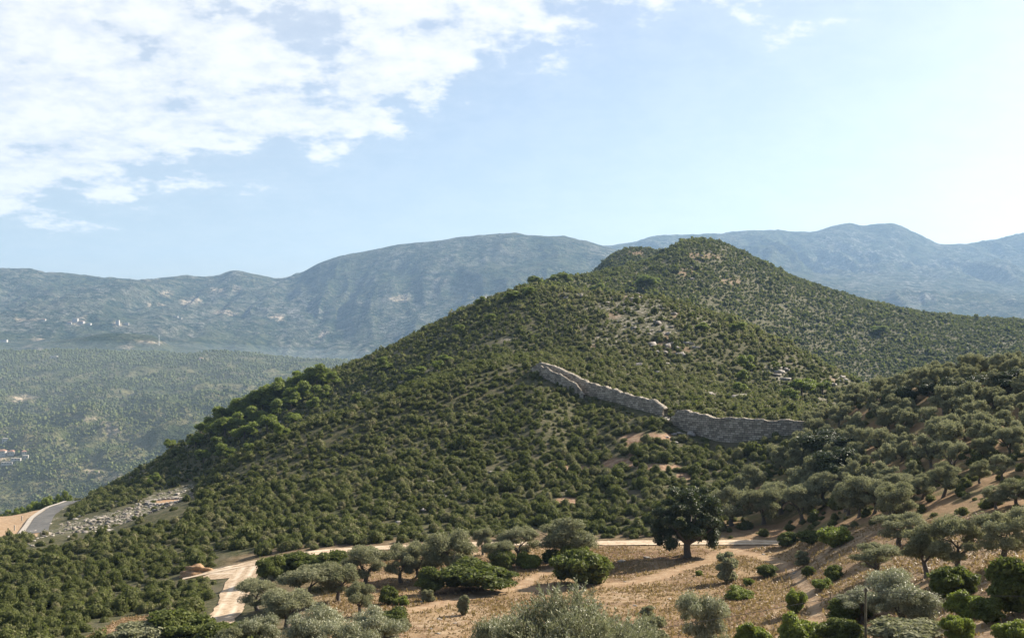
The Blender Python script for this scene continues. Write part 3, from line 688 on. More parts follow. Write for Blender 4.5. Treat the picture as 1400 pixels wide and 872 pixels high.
def shrub_points(d0, d1, cell, rng):
    x, y = scatter(d0, d1, cell, rng); z = ground(x, y)
    f, b, l, g, s, r, c = zones(x, y, z)
    px, py = project(x, y, z)
    dens = 1.0 - 1.0 * (f > .02); dens = dens * (1 - .9 * b) * (1 - .55 * l) * (1 - (s > .3)) * (1 - .97 * rocky_band(x, y, px, py)) * (1 - .72 * g)
    dens *= .80 + .35 * sstep(-.5, .3, fbm(x / 22, y / 22, 3, 55)) - .35 * sstep(.1, .5, fbm(x / 9, y / 9, 3, 57))
    px, py = project(x, y, z)
    u_, v_ = x / y, z / y; b2 = zones(x, y + 3.0, (z / y) * (y + 3.0))[1]; dens *= (1 - .8 * b2 * (y < 280))
    mo = at(268, 146); dens *= 1 - 1.0 * (np.hypot(x - mo[0] , y - mo[1] + 2.5) < 4.2)
    k = (rng.random(len(x)) < dens) & seen(x, y, 2.5)
    k &= ~near_poly(x, y, trackP, 3.2) & ~near_poly(x, y, turnP, 3.4) & ~near_poly(x, y, padP, 4.6) & ~near_poly(x, y, asp, 6.0)
    k &= ~((px > 290) & (px < 360) & (py > 750) & (y < 160) & (y > 138) & (x < -30)) | ((y < 138) | (y > 160))
    wb = (px > 724) & (px < 1106)
    wd = np.interp(px, [724, 740, 800, 868, 906, 930, 982, 1070, 1106], [266, 263, 249, 231, 222, 214, 207, 202, 200])
    k &= ~(wb & (y > wd - 1.0) & (y < wd + 3.5))
    k &= ~(wb & (px > 850) & (y > wd - 7) & (y <= wd) & (rng.random(len(x)) < .8))
    return x[k], y[k], z[k], g[k], l[k]
pts = []
for d0, d1, cell in ((78, 205, 1.6), (205, 335, 1.65), (335, 500, 1.85), (500, 1240, 2.35)):
    pts.append(np.stack(shrub_points(d0, d1, cell, rng), 1))
A = np.concatenate(pts); print('shrubs', len(A))
n = len(A); ptch = fbm(A[:, 0] / 30, A[:, 1] / 30, 3, 99)
size = np.exp(rng.normal(size=n) * .30) * (1 + .22 * ptch) * .86
SC = np.stack([size * rng.uniform(.85, 1.2, n), size * rng.uniform(.85, 1.2, n), size * rng.uniform(.75, 1.2, n)], 1)
SC[A[:, 1] > 335] *= 1.12; SC[A[:, 1] > 500] *= np.exp(rng.normal(size=(int((A[:, 1] > 500).sum()), 1)) * .25) * 1.32
SC *= np.where(A[:, 3] > .5, .8, 1)[:, None]
POS = A[:, :3].copy(); POS[:, 2] -= .12; RZ = rng.random(n) * 6.28
gxp, gyp = project(A[:, 0], A[:, 1], A[:, 2])
spur = (A[:, 1] > 205) * (A[:, 1] < 425) * sstep(700, 820, gxp)
TI = np.clip(.19 + .17 * rng.normal(size=n) + .20 * ptch + .10 * spur - .10 * (A[:, 1] > 285) * (gxp < 720) + .40 * (rng.random(n) < .09), -.1, .75)  # left slope behind the front crest tinted darker: shade put into leaf colour
px_, py_ = project(POS[:, 0], POS[:, 1], POS[:, 2])
inframe = (px_ > -20) & (px_ < 1420) & (py_ < 900)
big = np.where(inframe, size / A[:, 1], 0); order = np.argsort(-big); indiv = order[:290]
meshes = [mesh_quads('maquis_shrub', V, Q, M['maquis'], False, attrs={'tint': np.clip(T * .6 + .2, 0, 1)}) for V, Q, T in T_NEAR]
for i in indiv:
    gr = A[i, 3] > .5
    if gr: lb, gp = 'low dark green shrub growing between the olive trees on the right slope', 'low shrubs under the olive trees'
    elif px_[i] < 480: lb, gp = 'dense dark green maquis shrub on the lower left slope below the dirt track', 'maquis shrubs on the lower left slope'
    else: lb, gp = 'dense dark green maquis shrub on the hillside just above the dirt track', 'maquis shrubs above the dirt track'
    if not gr and px_[i] < 480 and A[i, 1] > TD(px_[i]) : lb, gp = 'dense dark green maquis shrub on the hillside just above the dirt track', 'maquis shrubs above the dirt track'
    obj('maquis_shrub', meshes[i % 8], loc=POS[i], rotz=RZ[i], scale=SC[i], label=lb, cat='shrub', group=gp)
rest = np.ones(n, bool); rest[indiv] = False
for nm, sel, tm in (('near', A[:, 1] < 215, T_NEAR), ('mid', (A[:, 1] >= 215) & (A[:, 1] < 345), T_MID), ('far', (A[:, 1] >= 345) & (A[:, 1] < 500), T_FAR), ('summit', A[:, 1] >= 500, T_VFAR)):
    s = sel & rest; V, Q, T = merge(tm, POS[s], SC[s], RZ[s], TI[s], rng); print(nm, s.sum(), len(Q))
    lab = {'near': 'dense dark green maquis covering the near slope around the dirt track', 'mid': 'dark green maquis covering the hillside round the ruined wall', 'far': 'green maquis covering the rocky spur above the wall', 'summit': 'fine dark green maquis covering the summit and the slope falling right'}[nm]
    obj('shrubbery', mesh_quads('shrubbery', V, Q, M['maquis'], False, attrs={'tint': T}), label=lab, cat='shrubbery', kind='stuff')

# ---- trees
def gnarly_trunk(rng, h, r, forks, reach, top):
    mb = MB(); base = np.array([0, 0, -.25]); lean = rng.normal(size=2) * .12
    p1 = np.array([lean[0] * h, lean[1] * h, h]); mid = (base + p1) / 2 + np.r_[rng.normal(size=2) * .08, 0]
    mb.tube([base, [0, 0, .05], mid, p1], [r * 1.7, r * 1.25, r, r * .85], 8)
    for i in range(forks):
        a = i * 6.28 / forks + rng.random() * .9; e = np.array([math.cos(a) * reach * rng.uniform(.6, 1), math.sin(a) * reach * rng.uniform(.6, 1), top * rng.uniform(.7, 1)])
        m1 = p1 + (e - p1) * .35 + np.r_[rng.normal(size=2) * .15, .15]; m2 = p1 + (e - p1) * .7 + np.r_[rng.normal(size=2) * .2, .1]
        mb.tube([p1 - [0, 0, .1], m1, m2, e], [r * .62, r * .45, r * .28, r * .08], 6)
        for q in range(2):
            e2 = m2 + rng.normal(size=3) * [.8, .8, .4] + [0, 0, .6]; mb.tube([m1 if q else m2, (m2 + e2) / 2, e2], [r * .3, r * .16, r * .05], 5)
    return mb
def crown_lobes(rng, n, R_, H0, H1, rmin, rmax, flat=.75):
    L = []
    for i in range(n):
        a = rng.random() * 6.28; q = math.sqrt(rng.random()) * (R_ - rmin * .7); r = rng.uniform(rmin, rmax)
        f = math.sqrt(max(0, 1 - (q / R_) ** 2)); z = (H0 + H1) / 2 + (H1 - H0) / 2 * f * rng.uniform(-.85, 1.0) + r * flat * .3
        L.append(((math.cos(a) * q, math.sin(a) * q, z - r * flat * .6), (r, r * rng.uniform(.8, 1.15), r * flat)))
    return L
def tree_variant(name, rng, mat, trunk, lobes, per, L, W, corek=.55, spread=.28, shell=.55, ctint=.1, trunk_name='trunk', crown_name='crown', up=.25):
    mb = MB()
    for c, r in lobes:
        if corek: core(mb, c, np.array(r) * corek, rng, CS2, .2, ctint)  # dark cores: the crown's inner shade is painted into their tint
    lobe_leaves(mb, lobes, per, L, W, rng, spread=spread, shell=shell, tint_r=.45)
    # stray sprays that break the outline
    allc = np.array([c for c, r in lobes]); ar = np.array([r for c, r in lobes]); n = max(10, int(len(lobes) * per * 1.1))
    k = rng.integers(0, len(lobes), n); q = rng.normal(size=(n, 3)); q /= np.linalg.norm(q, axis=1)[:, None]; q[:, 2] = np.abs(q[:, 2]) * .8 - .1
    mb.leaves(allc[k] + q * ar[k] * rng.uniform(1.0, 1.28, n)[:, None], rng.normal(size=(n, 3)), L * 1.1, W, rng, np.clip(.6 + rng.normal(size=n) * .2, 0, 1))
    return (trunk.mesh(name + '_trunk', M['bark']) if trunk else None, mb.mesh(name + '_crown', mat))
def plant(kind, var, loc, rz, sc, label, cat, group=None):
    root = obj(kind, None, loc=loc, rotz=rz, scale=sc, label=label, cat=cat, group=group)
    if var[0]: obj('trunk', var[0], root)
    obj('crown', var[1], root); return root

rng = np.random.default_rng(11)
def olive_var(rng, per, L, W, mat=M['olive'], n=13):
    n += 6
    return tree_variant('olive', rng, mat, gnarly_trunk(rng, rng.uniform(.8, 1.3), .24, 3, 1.5, 3.2), crown_lobes(rng, n, 2.2, 1.0, 4.7, .38, .9, .95), per, L, W, corek=.5, shell=.5, spread=.45)
OL_FAR = [olive_var(rng, 34, .32, .12, n=18) for _ in range(7)]
OL_NEAR = [olive_var(rng, 85, .22, .075, n=20) for _ in range(6)]
OL_SIL = [olive_var(rng, 110, .19, .06, M['silver'], n=22) for _ in range(3)]
def bush_var(rng, mat, per=80, L=.17, W=.085, n=30, flat=.85, R_=1.0, H=1.5):
    lob = crown_lobes(rng, n, R_, .1, H, .16 + .06 * R_, .26 + .2 * R_, 1.0); lob = [((c[0], c[1], max(c[2], .18)), r) for c, r in lob]
    return (None, tree_variant('bush', rng, mat, None, lob, per * 1.3, L, W, corek=.75, shell=.75)[1])
BU = [bush_var(rng, M['bush']) for _ in range(4)]; BR = [bush_var(rng, M['bright']) for _ in range(3)]
BO = [bush_var(rng, M['olive']) for _ in range(2)]; BT = [bush_var(rng, M['bush'], R_=.55, H=1.9, n=22) for _ in range(2)]; BOT = [bush_var(rng, M['olive'], R_=.5, H=1.7, n=22) for _ in range(2)]

def bush(px, base_py, w, h, kind, label, d=None, name='bush', rz=None, tall=1.0, group=None):
    """bush whose foot is seen at (px, base_py), w and h px large"""
    p = hit(px, base_py, 45) if d is None else at(px, d); m = p[1] / FPX
    v = {'g': BU, 'b': BR, 'o': BO}[kind]; v = (BOT if kind == 'o' else BT) if h > w * 1.05 and kind != 'b' else v; v = v[int(px * 7 + base_py) % len(v)]
    me = v[1]; dm = me_dims(me)
    return obj(name, me, loc=p - [0, 0, .05], rotz=px if rz is None else rz, scale=(w * m / dm[0], w * m / dm[0] * .9, h * m / dm[2]), label=label, cat='bush', group=group)
_dims = {}
def me_dims(me):
    if me.name not in _dims:
        a = np.empty(len(me.vertices) * 3, np.float32); me.vertices.foreach_get('co', a); a = a.reshape(-1, 3)
        _dims[me.name] = (np.percentile(a[:, 0], 99) - np.percentile(a[:, 0], 1), 0, np.percentile(a[:, 2], 99.5))
    return _dims[me.name]
def tree(px, base_py, top_py, w, variants, kind, label, cat, d=None, group=None, pick=None):
    p = hit(px, base_py, 45) if d is None else at(px, d); m = p[1] / FPX
    if d is not None: base_py = HOR - FPX * p[2] / p[1]
    v = variants[(int(px * 3 + top_py) if pick is None else pick) % len(variants)]; dm = me_dims(v[1])
    sx = w * m / dm[0]; sz = (base_py - top_py) * m / dm[2]
    return plant(kind, v, p, (px * 1.7) % 6.28, (sx, sx, sz), label, cat, group)

# lone oak in the field
ro = np.random.default_rng(21)
def oak():
    tr = MB(); tr.tube([(0, 0, -.4), (0, 0, .1), (.08, 0, .9), (.05, .05, 1.9)], [.62, .48, .40, .38], 10)
    for i in range(7):
        a = i * .9 + ro.random() * .5; e = np.array([math.cos(a) * 2.9, math.sin(a) * 2.9, ro.uniform(3.2, 6.5)])
        tr.tube([(.05, .05, 1.6), np.array([.05, .05, 1.8]) * .55 + e * .45 + [0, 0, -.3], e], [.28, .17, .05], 6)
    lob = []
    for i in range(80):
        a = ro.random() * 6.28; q = math.sqrt(ro.random()) * 3.6; f = math.sqrt(max(0, 1 - (q / 4.2) ** 2))
        z = 4.9 + ro.uniform(-1, 1) * 3.6 * f * (1 if ro.random() < .8 else .5); z = max(z, 2.4 + .3 * q * ro.random())
        r = ro.uniform(.55, 1.0); lob.append(((math.cos(a) * q, math.sin(a) * q, z), (r, r, r * .8)))
    for i in range(12):
        a = ro.random() * 6.28; q = ro.uniform(2.5, 3.9); lob.append(((math.cos(a) * q, math.sin(a) * q, ro.uniform(1.5, 2.6)), (.6, .6, .75)))
    return tree_variant('oak', ro, M['oak'], tr, lob, 55, .26, .15, corek=.62, shell=.6)
OAK = oak()
tree(940, 761, 668, 87, [OAK], 'oak_tree', 'large dark green oak standing alone beside the pale dirt track', 'oak tree')

# field bushes and young trees
bush(795, 798, 72, 46, 'g', 'broad rounded dark bush left of the lone oak in the dry field', name='mastic_bush')
bush(786, 772, 40, 34, 'b', 'yellow green bush just behind the broad dark bush in the dry field')
bush(650, 806, 92, 38, 'g', 'wide sprawling dark green bush below the olives at the left edge of the field')
bush(587, 812, 34, 36, 'g', 'upright green bush left of the wide sprawling bush, at the field edge')
bush(586, 821, 18, 16, 'o', 'small grey green bush in front of the upright bush at the field edge')
bush(532, 825, 26, 24, 'g', 'small dark green bush near the forked olive at the left edge of the field')
bush(549, 826, 22, 12, 'b', 'low olive-coloured tuft bush touching the small dark bush beside the forked olive')
bush(537, 851, 40, 20, 'g', 'low green bush on the dry grass below the forked olive')
bush(552, 862, 18, 17, 'o', 'little greyish bush on dry grass next to the low green bush')
bush(634, 840, 15, 27, 'o', 'slender solitary upright bush in the dry grass below the sprawling bush')
bush(687, 778, 36, 26, 'g', 'rounded bush under the olives, left of the bright low bush by the track')
bush(722, 776, 34, 22, 'b', 'bright low bush at the foot of the olives by the dirt track')
bush(755, 768, 30, 18, 'g', 'low green bush under the largest olive beside the dirt track')
bush(885, 850, 18, 23, 'o', 'small round dark bush alone in dry grass above the silvery olive')
bush(994, 797, 26, 42, 'o', 'young upright olive-green tree on the bare field right of the oak', name='young_tree')
bush(1048, 788, 28, 17, 'g', 'low rounded green bush in the field right of the young tree')
bush(1010, 818, 40, 17, 'b', 'low flat green bush in the field below the young tree')
bush(1023, 800, 14, 10, 'b', 'tiny pale green bush just above the low flat bush')
bush(956, 786, 10, 7, 'b', 'tiny tuft of green in the field below the oak')
bush(1097, 774, 17, 22, 'o', 'small dark upright bush by the footpath at the right of the field')
bush(1106, 787, 18, 14, 'g', 'small green bush by the footpath just below the dark upright one')
bush(1139, 792, 30, 20, 'g', 'rounded green bush where the dry field meets the right-hand thicket')
bush(1126, 804, 32, 15, 'b', 'low yellowish bush in front of the rounded bush at the thicket edge')
bush(1076, 745, 34, 18, 'g', 'bush at the end of the pale track, leftmost of three in line')
bush(1108, 743, 36, 18, 'g', 'bush beyond the end of the pale track, middle of three in line')
bush(1143, 747, 40, 26, 'b', 'bright bush beyond the end of the pale track, rightmost of three in line')
bush(1088, 838, 24, 32, 'b', 'upright bright yellow green bush at the bottom of the dusty footpath')
bush(1092, 880, 62, 40, 'b', 'bright green bush mass at the bottom edge under the upright yellow one')
bush(1030, 885, 44, 34, 'b', 'bright green bush at the bottom edge beside the round-headed olive')
bush(1305, 816, 62, 42, 'g', 'large mid-green bush behind the big olive by the utility pole')
bush(1325, 842, 56, 34, 'b', 'yellow green bush right of the big olive by the utility pole')
bush(1352, 852, 44, 36, 'g', 'dark round bush between two yellow green bushes near the lower right corner')
bush(1309, 874, 40, 32, 'b', 'short-stemmed yellow green bush close to the bottom edge right of the pole')
bush(1384, 876, 50, 30, 'b', 'bright green bush in the bottom right corner of the slope')
bush(1160, 852, 54, 34, 'g', 'dark spreading bush at the foot of the utility pole')
bush(1150, 875, 60, 30, 'g', 'dull green bush at the bottom edge left of the utility pole')
bush(1240, 882, 90, 34, 'o', 'grey green bush mass at the bottom edge under the big olive')
bush(1385, 838, 60, 74, 'g', 'tall dark bush at the right edge of the slope')
bush(888, 882, 40, 40, 'o', 'grey green bush at the bottom edge just right of the silvery olive')
bush(244, 874, 84, 38, 'g', 'broad dark green bush at the bottom left below the pale road bend')
bush(195, 884, 80, 30, 'o', 'dull green bush at the bottom edge below the straw-coloured clearing')
bush(300, 880, 60, 30, 'g', 'dark bush at the bottom, between the road bend and the olives')
bush(372, 792, 36, 32, 'g', 'dark rounded bush at the right side of the pale turning area')
bush(405, 782, 60, 26, 'g', 'low green thicket bush by the turning area, left of the olives')
bush(448, 778, 56, 26, 'g', 'low green thicket bush behind the lower left olives')

OC = 'olive tree'
# (bearing, foot, top, width, set, label, distance or None)
HAND = [
 (777, 770, 708, 90, 'n', 'largest spreading olive of the row left of the broad dark bush', None),
 (708, 768, 720, 52, 'n', 'round-headed pale olive of the row behind the bright low bush', None),
 (682, 776, 740, 44, 'n', 'small olive with visible stems left of the round-headed pale one', None),
 (660, 758, 722, 28, 'n', 'slim little olive beside the track at the back of the row', None),
 (613, 792, 724, 76, 'n', 'tall leafy olive behind the wide sprawling bush', None),
 (570, 790, 742, 50, 'n', 'middle-sized olive between two taller ones left of the sprawling bush', None),
 (548, 796, 745, 50, 'n', 'olive with a dark trunk at the left border of the field', None),
 (500, 800, 746, 62, 'n', 'rounded olive left of the dark-trunked one, near the pale track', None),
 (492, 842, 795, 46, 'n', 'small forked olive leaning over the corner of the dry field', None),
 (462, 822, 770, 56, 'n', 'olive in the lower left cluster, just behind the forked one', None),
 (420, 826, 774, 76, 'n', 'wide pale-topped olive in the middle of the lower left cluster', None),
 (352, 834, 792, 54, 'n', 'silvery olive at the inner side of the pale road bend', None),
 (392, 858, 806, 70, 'n', 'dark green olive in the lower left cluster below the pale-topped one', None),
 (350, 0, 842, 60, 's', 'small silver olive at the bottom left, under the road bend', 80),
 (430, 0, 828, 86, 's', 'silver-tipped olive at the bottom of the lower left cluster', 76),
 (512, 0, 832, 84, 's', 'grey olive at the bottom edge left of the dry field', 74),
 (470, 0, 850, 90, 's', 'silver-leaved olive cut by the bottom edge, left of centre', 66),
 (310, 0, 856, 60, 'n', 'dark olive at the bottom edge below the road bend', 78),
 (966, 0, 812, 74, 's', 'round-headed olive at the bottom edge below the oak', 66),
 (675, 0, 842, 66, 's', 'dull grey olive left of the near silvery one at the bottom edge', 56),
 (1230, 862, 780, 98, 's', 'big silvery olive right of the utility pole', None),
 (1178, 850, 806, 64, 's', 'low grey olive partly behind the utility pole', None),
 (1196, 790, 744, 66, 'n', 'very dark spreading olive at the upper edge of the thicket', None),
 (1268, 788, 717, 76, 'n', 'large dark olive in the thicket above the big silvery one', None),
 (1312, 780, 708, 70, 'n', 'tall dark olive right of the large dark one in the thicket', None),
 (1374, 770, 694, 86, 'n', 'wide olive with a single dark trunk at the right edge', None),
 (1230, 745, 700, 70, 'n', 'rounded olive behind the thicket, under the orange terrace', None),
 (1176, 706, 650, 56, 'n', 'twin-stemmed tall olive at the front of the grove', None),
 (1160, 704, 662, 40, 'n', 'small olive with a leaning trunk left of the twin-stemmed one', None),
 (1196, 702, 655, 44, 'n', 'olive touching the right side of the twin-stemmed one', None),
 (1230, 688, 648, 44, 'n', 'pale olive with open crown on the terrace right of the twin-stemmed one', None),
 (1044, 716, 668, 50, 'n', 'olive with slender trunk at the grove front, second from the oak', None),
 (1096, 714, 662, 56, 'n', 'wide olive at the grove front, third from the oak', None),
 (1000, 718, 664, 62, 'n', 'leafy olive at the grove front just behind the oak', None),
 (1068, 702, 660, 50, 'n', 'olive half hidden between the second and third olives of the front row', None),
 (1128, 690, 645, 56, 'n', 'bushy olive behind the wide front-row one', None),
 (1362, 695, 665, 40, 'n', 'small round olive with a leaning stem on the upper terrace', None),
 (1390, 690, 655, 46, 'n', 'open-crowned olive at the right edge of the upper terrace', None),
]
taken = []
for px, b, tp, w, st, lb, d in HAND:
    o = tree(px, b, tp, w * .88, OL_SIL if st == 's' else OL_NEAR, 'olive_tree', lb, OC, d=d, group='olive trees with a label of their own')
    taken.append((o.location[0], o.location[1], w * o.location[1] / FPX * .5))
for o in list(C.objects):
    if o.get('group') == 'olive trees with a label of their own': del o['group']

# the olive grove on the right-hand slope
rg = np.random.default_rng(33)
gx, gy = scatter(96, 212, 4.2, rg, .78); gz = ground(gx, gy); gpx, gpy = project(gx, gy, gz)
f, b, l, g, s, r, c = zones(gx, gy, gz); g = np.asarray(g)
ok = (g > .5) & (seen(gx, gy, 4)) & (rg.random(len(gx)) < .93)
clear = lambda X, Y: (np.abs(Y - (653 + (1330 - X) * .24)) < 9) & (X > 1230) & (X < 1370)
ok &= ~clear(gpx, gpy)
ok &= ~((np.abs(gpy - 712) < 12) & (gpx > 1000) & (gpx < 1180)) & ~((gpx > 1280) & (np.abs(gpy - (690 - (gpx - 1280) * .1)) < 9))
cnt = 0
for x, y, z, X, Y in zip(gx[ok], gy[ok], gz[ok], gpx[ok], gpy[ok]):
    if any((x - a) ** 2 + (y - b2) ** 2 < (r_ * .75 + 1.2) ** 2 for a, b2, r_ in taken): continue
    if Y > 700 and X < 1120: continue
    sc = rg.uniform(.5, .92); far = y > 165
    if far: lb, gp = 'grey-green olive tree high in the grove near the stone wall and hill crest', 'olive trees in the upper grove'
    elif X < 1150: lb, gp = 'grey-green olive tree in the lower grove between the oak and the wall', 'olive trees in the lower grove by the oak'
    else: lb, gp = 'grey-green olive tree on the right-hand slope below the upper grove', 'olive trees on the right-hand slope'
    V = OL_FAR if y > 135 else OL_NEAR
    plant('olive_tree', V[rg.integers(len(V))], (x, y, z), rg.random() * 6.28, (sc * 1.05, sc * 1.05, sc * rg.uniform(1.0, 1.25)), lb, OC, gp); cnt += 1
print('grove olives', cnt)
# dark broadleaf trees at the crest, seen against the hill behind
DK = [tree_variant('carob', rg, M['oak'], gnarly_trunk(rg, 1.2, .25, 3, 1.4, 3), crown_lobes(rg, 15, 2.4, 1.2, 4.8, .8, 1.2, .9), 45, .28, .14, corek=.7, shell=.7) for _ in range(3)]
for px, b, tp, w, lb in [(1122, 632, 588, 66, 'dark leafy tree in the deep green clump at the foot of the stone wall'), (1150, 628, 596, 56, 'dark leafy tree right of the clump at the wall foot'), (1140, 655, 612, 60, 'dark tree below the clump, in front of the paler olives'),
                         (1300, 546, 516, 34, 'dark rounded tree on the crest of the grove, left one'), (1325, 540, 514, 40, 'dark rounded tree on the crest of the grove, middle one'), (1235, 556, 528, 36, 'small dark tree on the grove crest against the far slope'), (1270, 545, 522, 30, 'small dark tree on the crest between two larger ones'), (1380, 535, 504, 60, 'dark tree on the crest at the right edge')]:
    tree(px, b, tp, w, DK, 'leafy_tree', lb, 'tree')

# pines on the left ridge
PI_ = []
for _ in range(6):
    tr = MB(); tr.tube([(0, 0, -.3), (.1, 0, 1.5), (0, .15, 4.5)], [.2, .16, .08], 6)
    for i in range(4): a = rg.random() * 6.28; tr.tube([(.05, 0, 1.2 + i * .6), (math.cos(a) * 1.2, math.sin(a) * 1.2, 2.4 + i * .6)], [.08, .03], 5)
    PI_.append(tree_variant('pine', rg, M['pine'], tr, crown_lobes(rg, 14, 1.8, 1.0, 5.6, .55, 1.05, 1.0), 30, .42, .18, corek=.7, shell=.7))
pin = [(434, 530, 24, 26), (420, 535, 22, 24), (405, 540, 22, 26), (390, 548, 22, 26), (412, 548, 20, 22), (375, 556, 24, 28), (360, 563, 24, 28), (345, 568, 24, 26), (398, 558, 20, 22), (380, 570, 18, 20), (352, 580, 18, 20), (365, 592, 18, 20), (330, 574, 22, 24), (316, 580, 20, 22), (303, 588, 22, 26), (290, 594, 18, 20), (325, 592, 20, 22),
       (308, 600, 24, 24), (335, 602, 24, 20), (275, 598, 14, 18), (268, 612, 16, 16), (340, 618, 10, 10), (308, 628, 20, 18), (278, 634, 14, 16), (210, 664, 12, 14), (232, 618, 14, 14), (455, 528, 16, 16), (440, 546, 16, 16), (427, 560, 14, 14), (300, 614, 14, 14), (385, 598, 14, 16), (402, 584, 16, 16),
       (525, 508, 16, 16), (498, 524, 9, 9), (568, 516, 18, 12), (597, 510, 12, 14), (486, 552, 10, 12), (610, 500, 16, 12), (670, 440, 12, 9), (628, 455, 11, 9), (656, 419, 11, 11), (731, 392, 13, 12), (764, 386, 18, 11), (776, 389, 10, 9), (700, 410, 16, 10), (722, 405, 14, 10), (815, 400, 14, 10), (884, 398, 20, 16), (893, 392, 14, 10), (878, 386, 12, 9),
       (1010, 455, 18, 12), (1020, 508, 16, 18), (1014, 520, 12, 12), (1096, 540, 24, 18), (1080, 548, 18, 14), (1125, 538, 16, 14), (1060, 505, 10, 9), (1202, 458, 20, 10), (960, 452, 14, 9), (1012, 540, 14, 14)]
for k, (px, b, w, h) in enumerate(pin):
    if px < 470: lb, gp = 'bright green pine in the pine stand on the left shoulder of the hill', 'pines on the left shoulder'
    elif px < 830: lb, gp = 'bright green tree standing above the maquis on the long left ridge', 'scattered trees on the long ridge'
    else: lb, gp = 'bright green tree among shrubs on the slope above the stone wall', 'scattered trees above the wall'
    if px in (656, 731, 764): lb = {656: 'small round tree alone on the skyline of the ridge', 731: 'dark bushy tree on the skyline, left of the flat-topped one', 764: 'flat-topped tree on the skyline where the ridge levels'}[px]; gp = None
    h *= 1.25; w *= 1.25
    tree(px, b, b - h, w, PI_, 'pine_tree', lb, 'pine tree', group=gp, pick=k)

# near silvery olive whose twigs show single leaves
def near_olive():
    r = np.random.default_rng(77); root = at(790, 27.0); top_z = (HOR - 816) / FPX * 27.0; H = top_z - root[2]
    tr = gnarly_trunk(r, 1.4, .26, 4, 1.3, H * .75); lf = MB()
    P, N, D, TT = [], [], [], []
    tw = MB()
    for i in range(3400):
        a = r.random() * 6.28; q = math.sqrt(r.random()) * 2.35; f = math.sqrt(max(0, 1 - (q / 2.5) ** 2))
        lump = .28 * vnoise(np.array([math.cos(a) * q * 1.1]), np.array([math.sin(a) * q * 1.1]), 4)[0] 
        hz = H * (.50 + (.46 + lump * .35) * f * (r.random() ** .45)) ; c = np.array([math.cos(a) * q, math.sin(a) * q, hz - .25])
        d = np.array([math.cos(a) * q * .35, math.sin(a) * q * .35, 1.0]) + r.normal(size=3) * .35; d /= np.linalg.norm(d); Lt = r.uniform(.35, .7)
        tw.tube([c, c + d * Lt * .5 + r.normal(size=3) * .02, c + d * Lt], [.006, .004, .002], 3)
        n = 26; t = np.linspace(.05, 1, n); P.append(c + d * Lt * t[:, None]); ax = d + r.normal(size=(n, 3)) * .75; ax /= np.linalg.norm(ax, axis=1)[:, None]; D.append(ax); TT.append(np.clip(np.where(r.random(n) < .35, 1.1, .25) + r.normal(size=n) * .15, 0, 1.3))
    P = np.concatenate(P); D = np.concatenate(D); TT = np.concatenate(TT); n = len(P)
    L = r.uniform(.09, .14, n)[:, None]; W = r.uniform(.022, .033, n)[:, None]; side = np.cross(D, r.normal(size=(n, 3))); side /= np.linalg.norm(side, axis=1)[:, None]
    V = np.stack([P, P + D * L * .5 + side * W * .5, P + D * L, P + D * L * .5 - side * W * .5], 1).reshape(-1, 3)
    lf.add(V, np.arange(4 * n).reshape(-1, 4), np.repeat(TT, 4))
    rt = obj('olive_tree', None, loc=root, label='near silvery olive at the bottom centre whose single narrow leaves show', cat='olive tree')
    obj('trunk', tr.mesh('near_trunk', M['bark']), rt); obj('crown', lf.mesh('near_crown', M['silver']), rt); obj('twigs', tw.mesh('near_twigs', M['bark']), rt)
near_olive()

# trees behind the asphalt road, in the valley side
for k, (px, tp, w, d) in enumerate([(90, 672, 14, 372), (70, 678, 20, 372), (62, 681, 16, 368), (48, 685, 14, 372), (36, 690, 14, 366), (25, 694, 14, 368), (10, 698, 16, 366), (82, 676, 12, 378)]):
    p = at(px, d); m = d / FPX; zt = (HOR - tp) * m; v = PI_[k % 6]; dm = me_dims(v[1])
    h = min(9.0, zt - p[2]) if zt - p[2] > 3 else 6.5
    p[2] = zt - h
    g0 = float(ground(p[0], p[1])); p[2] = g0; h = max(4.0, zt - g0)
    plant('pine_tree', v, p, k, (w * m / dm[0] * 1.1, w * m / dm[0] * 1.1, h / dm[2]), 'green tree in the row behind the asphalt road bend', 'pine tree', 'trees behind the asphalt road')

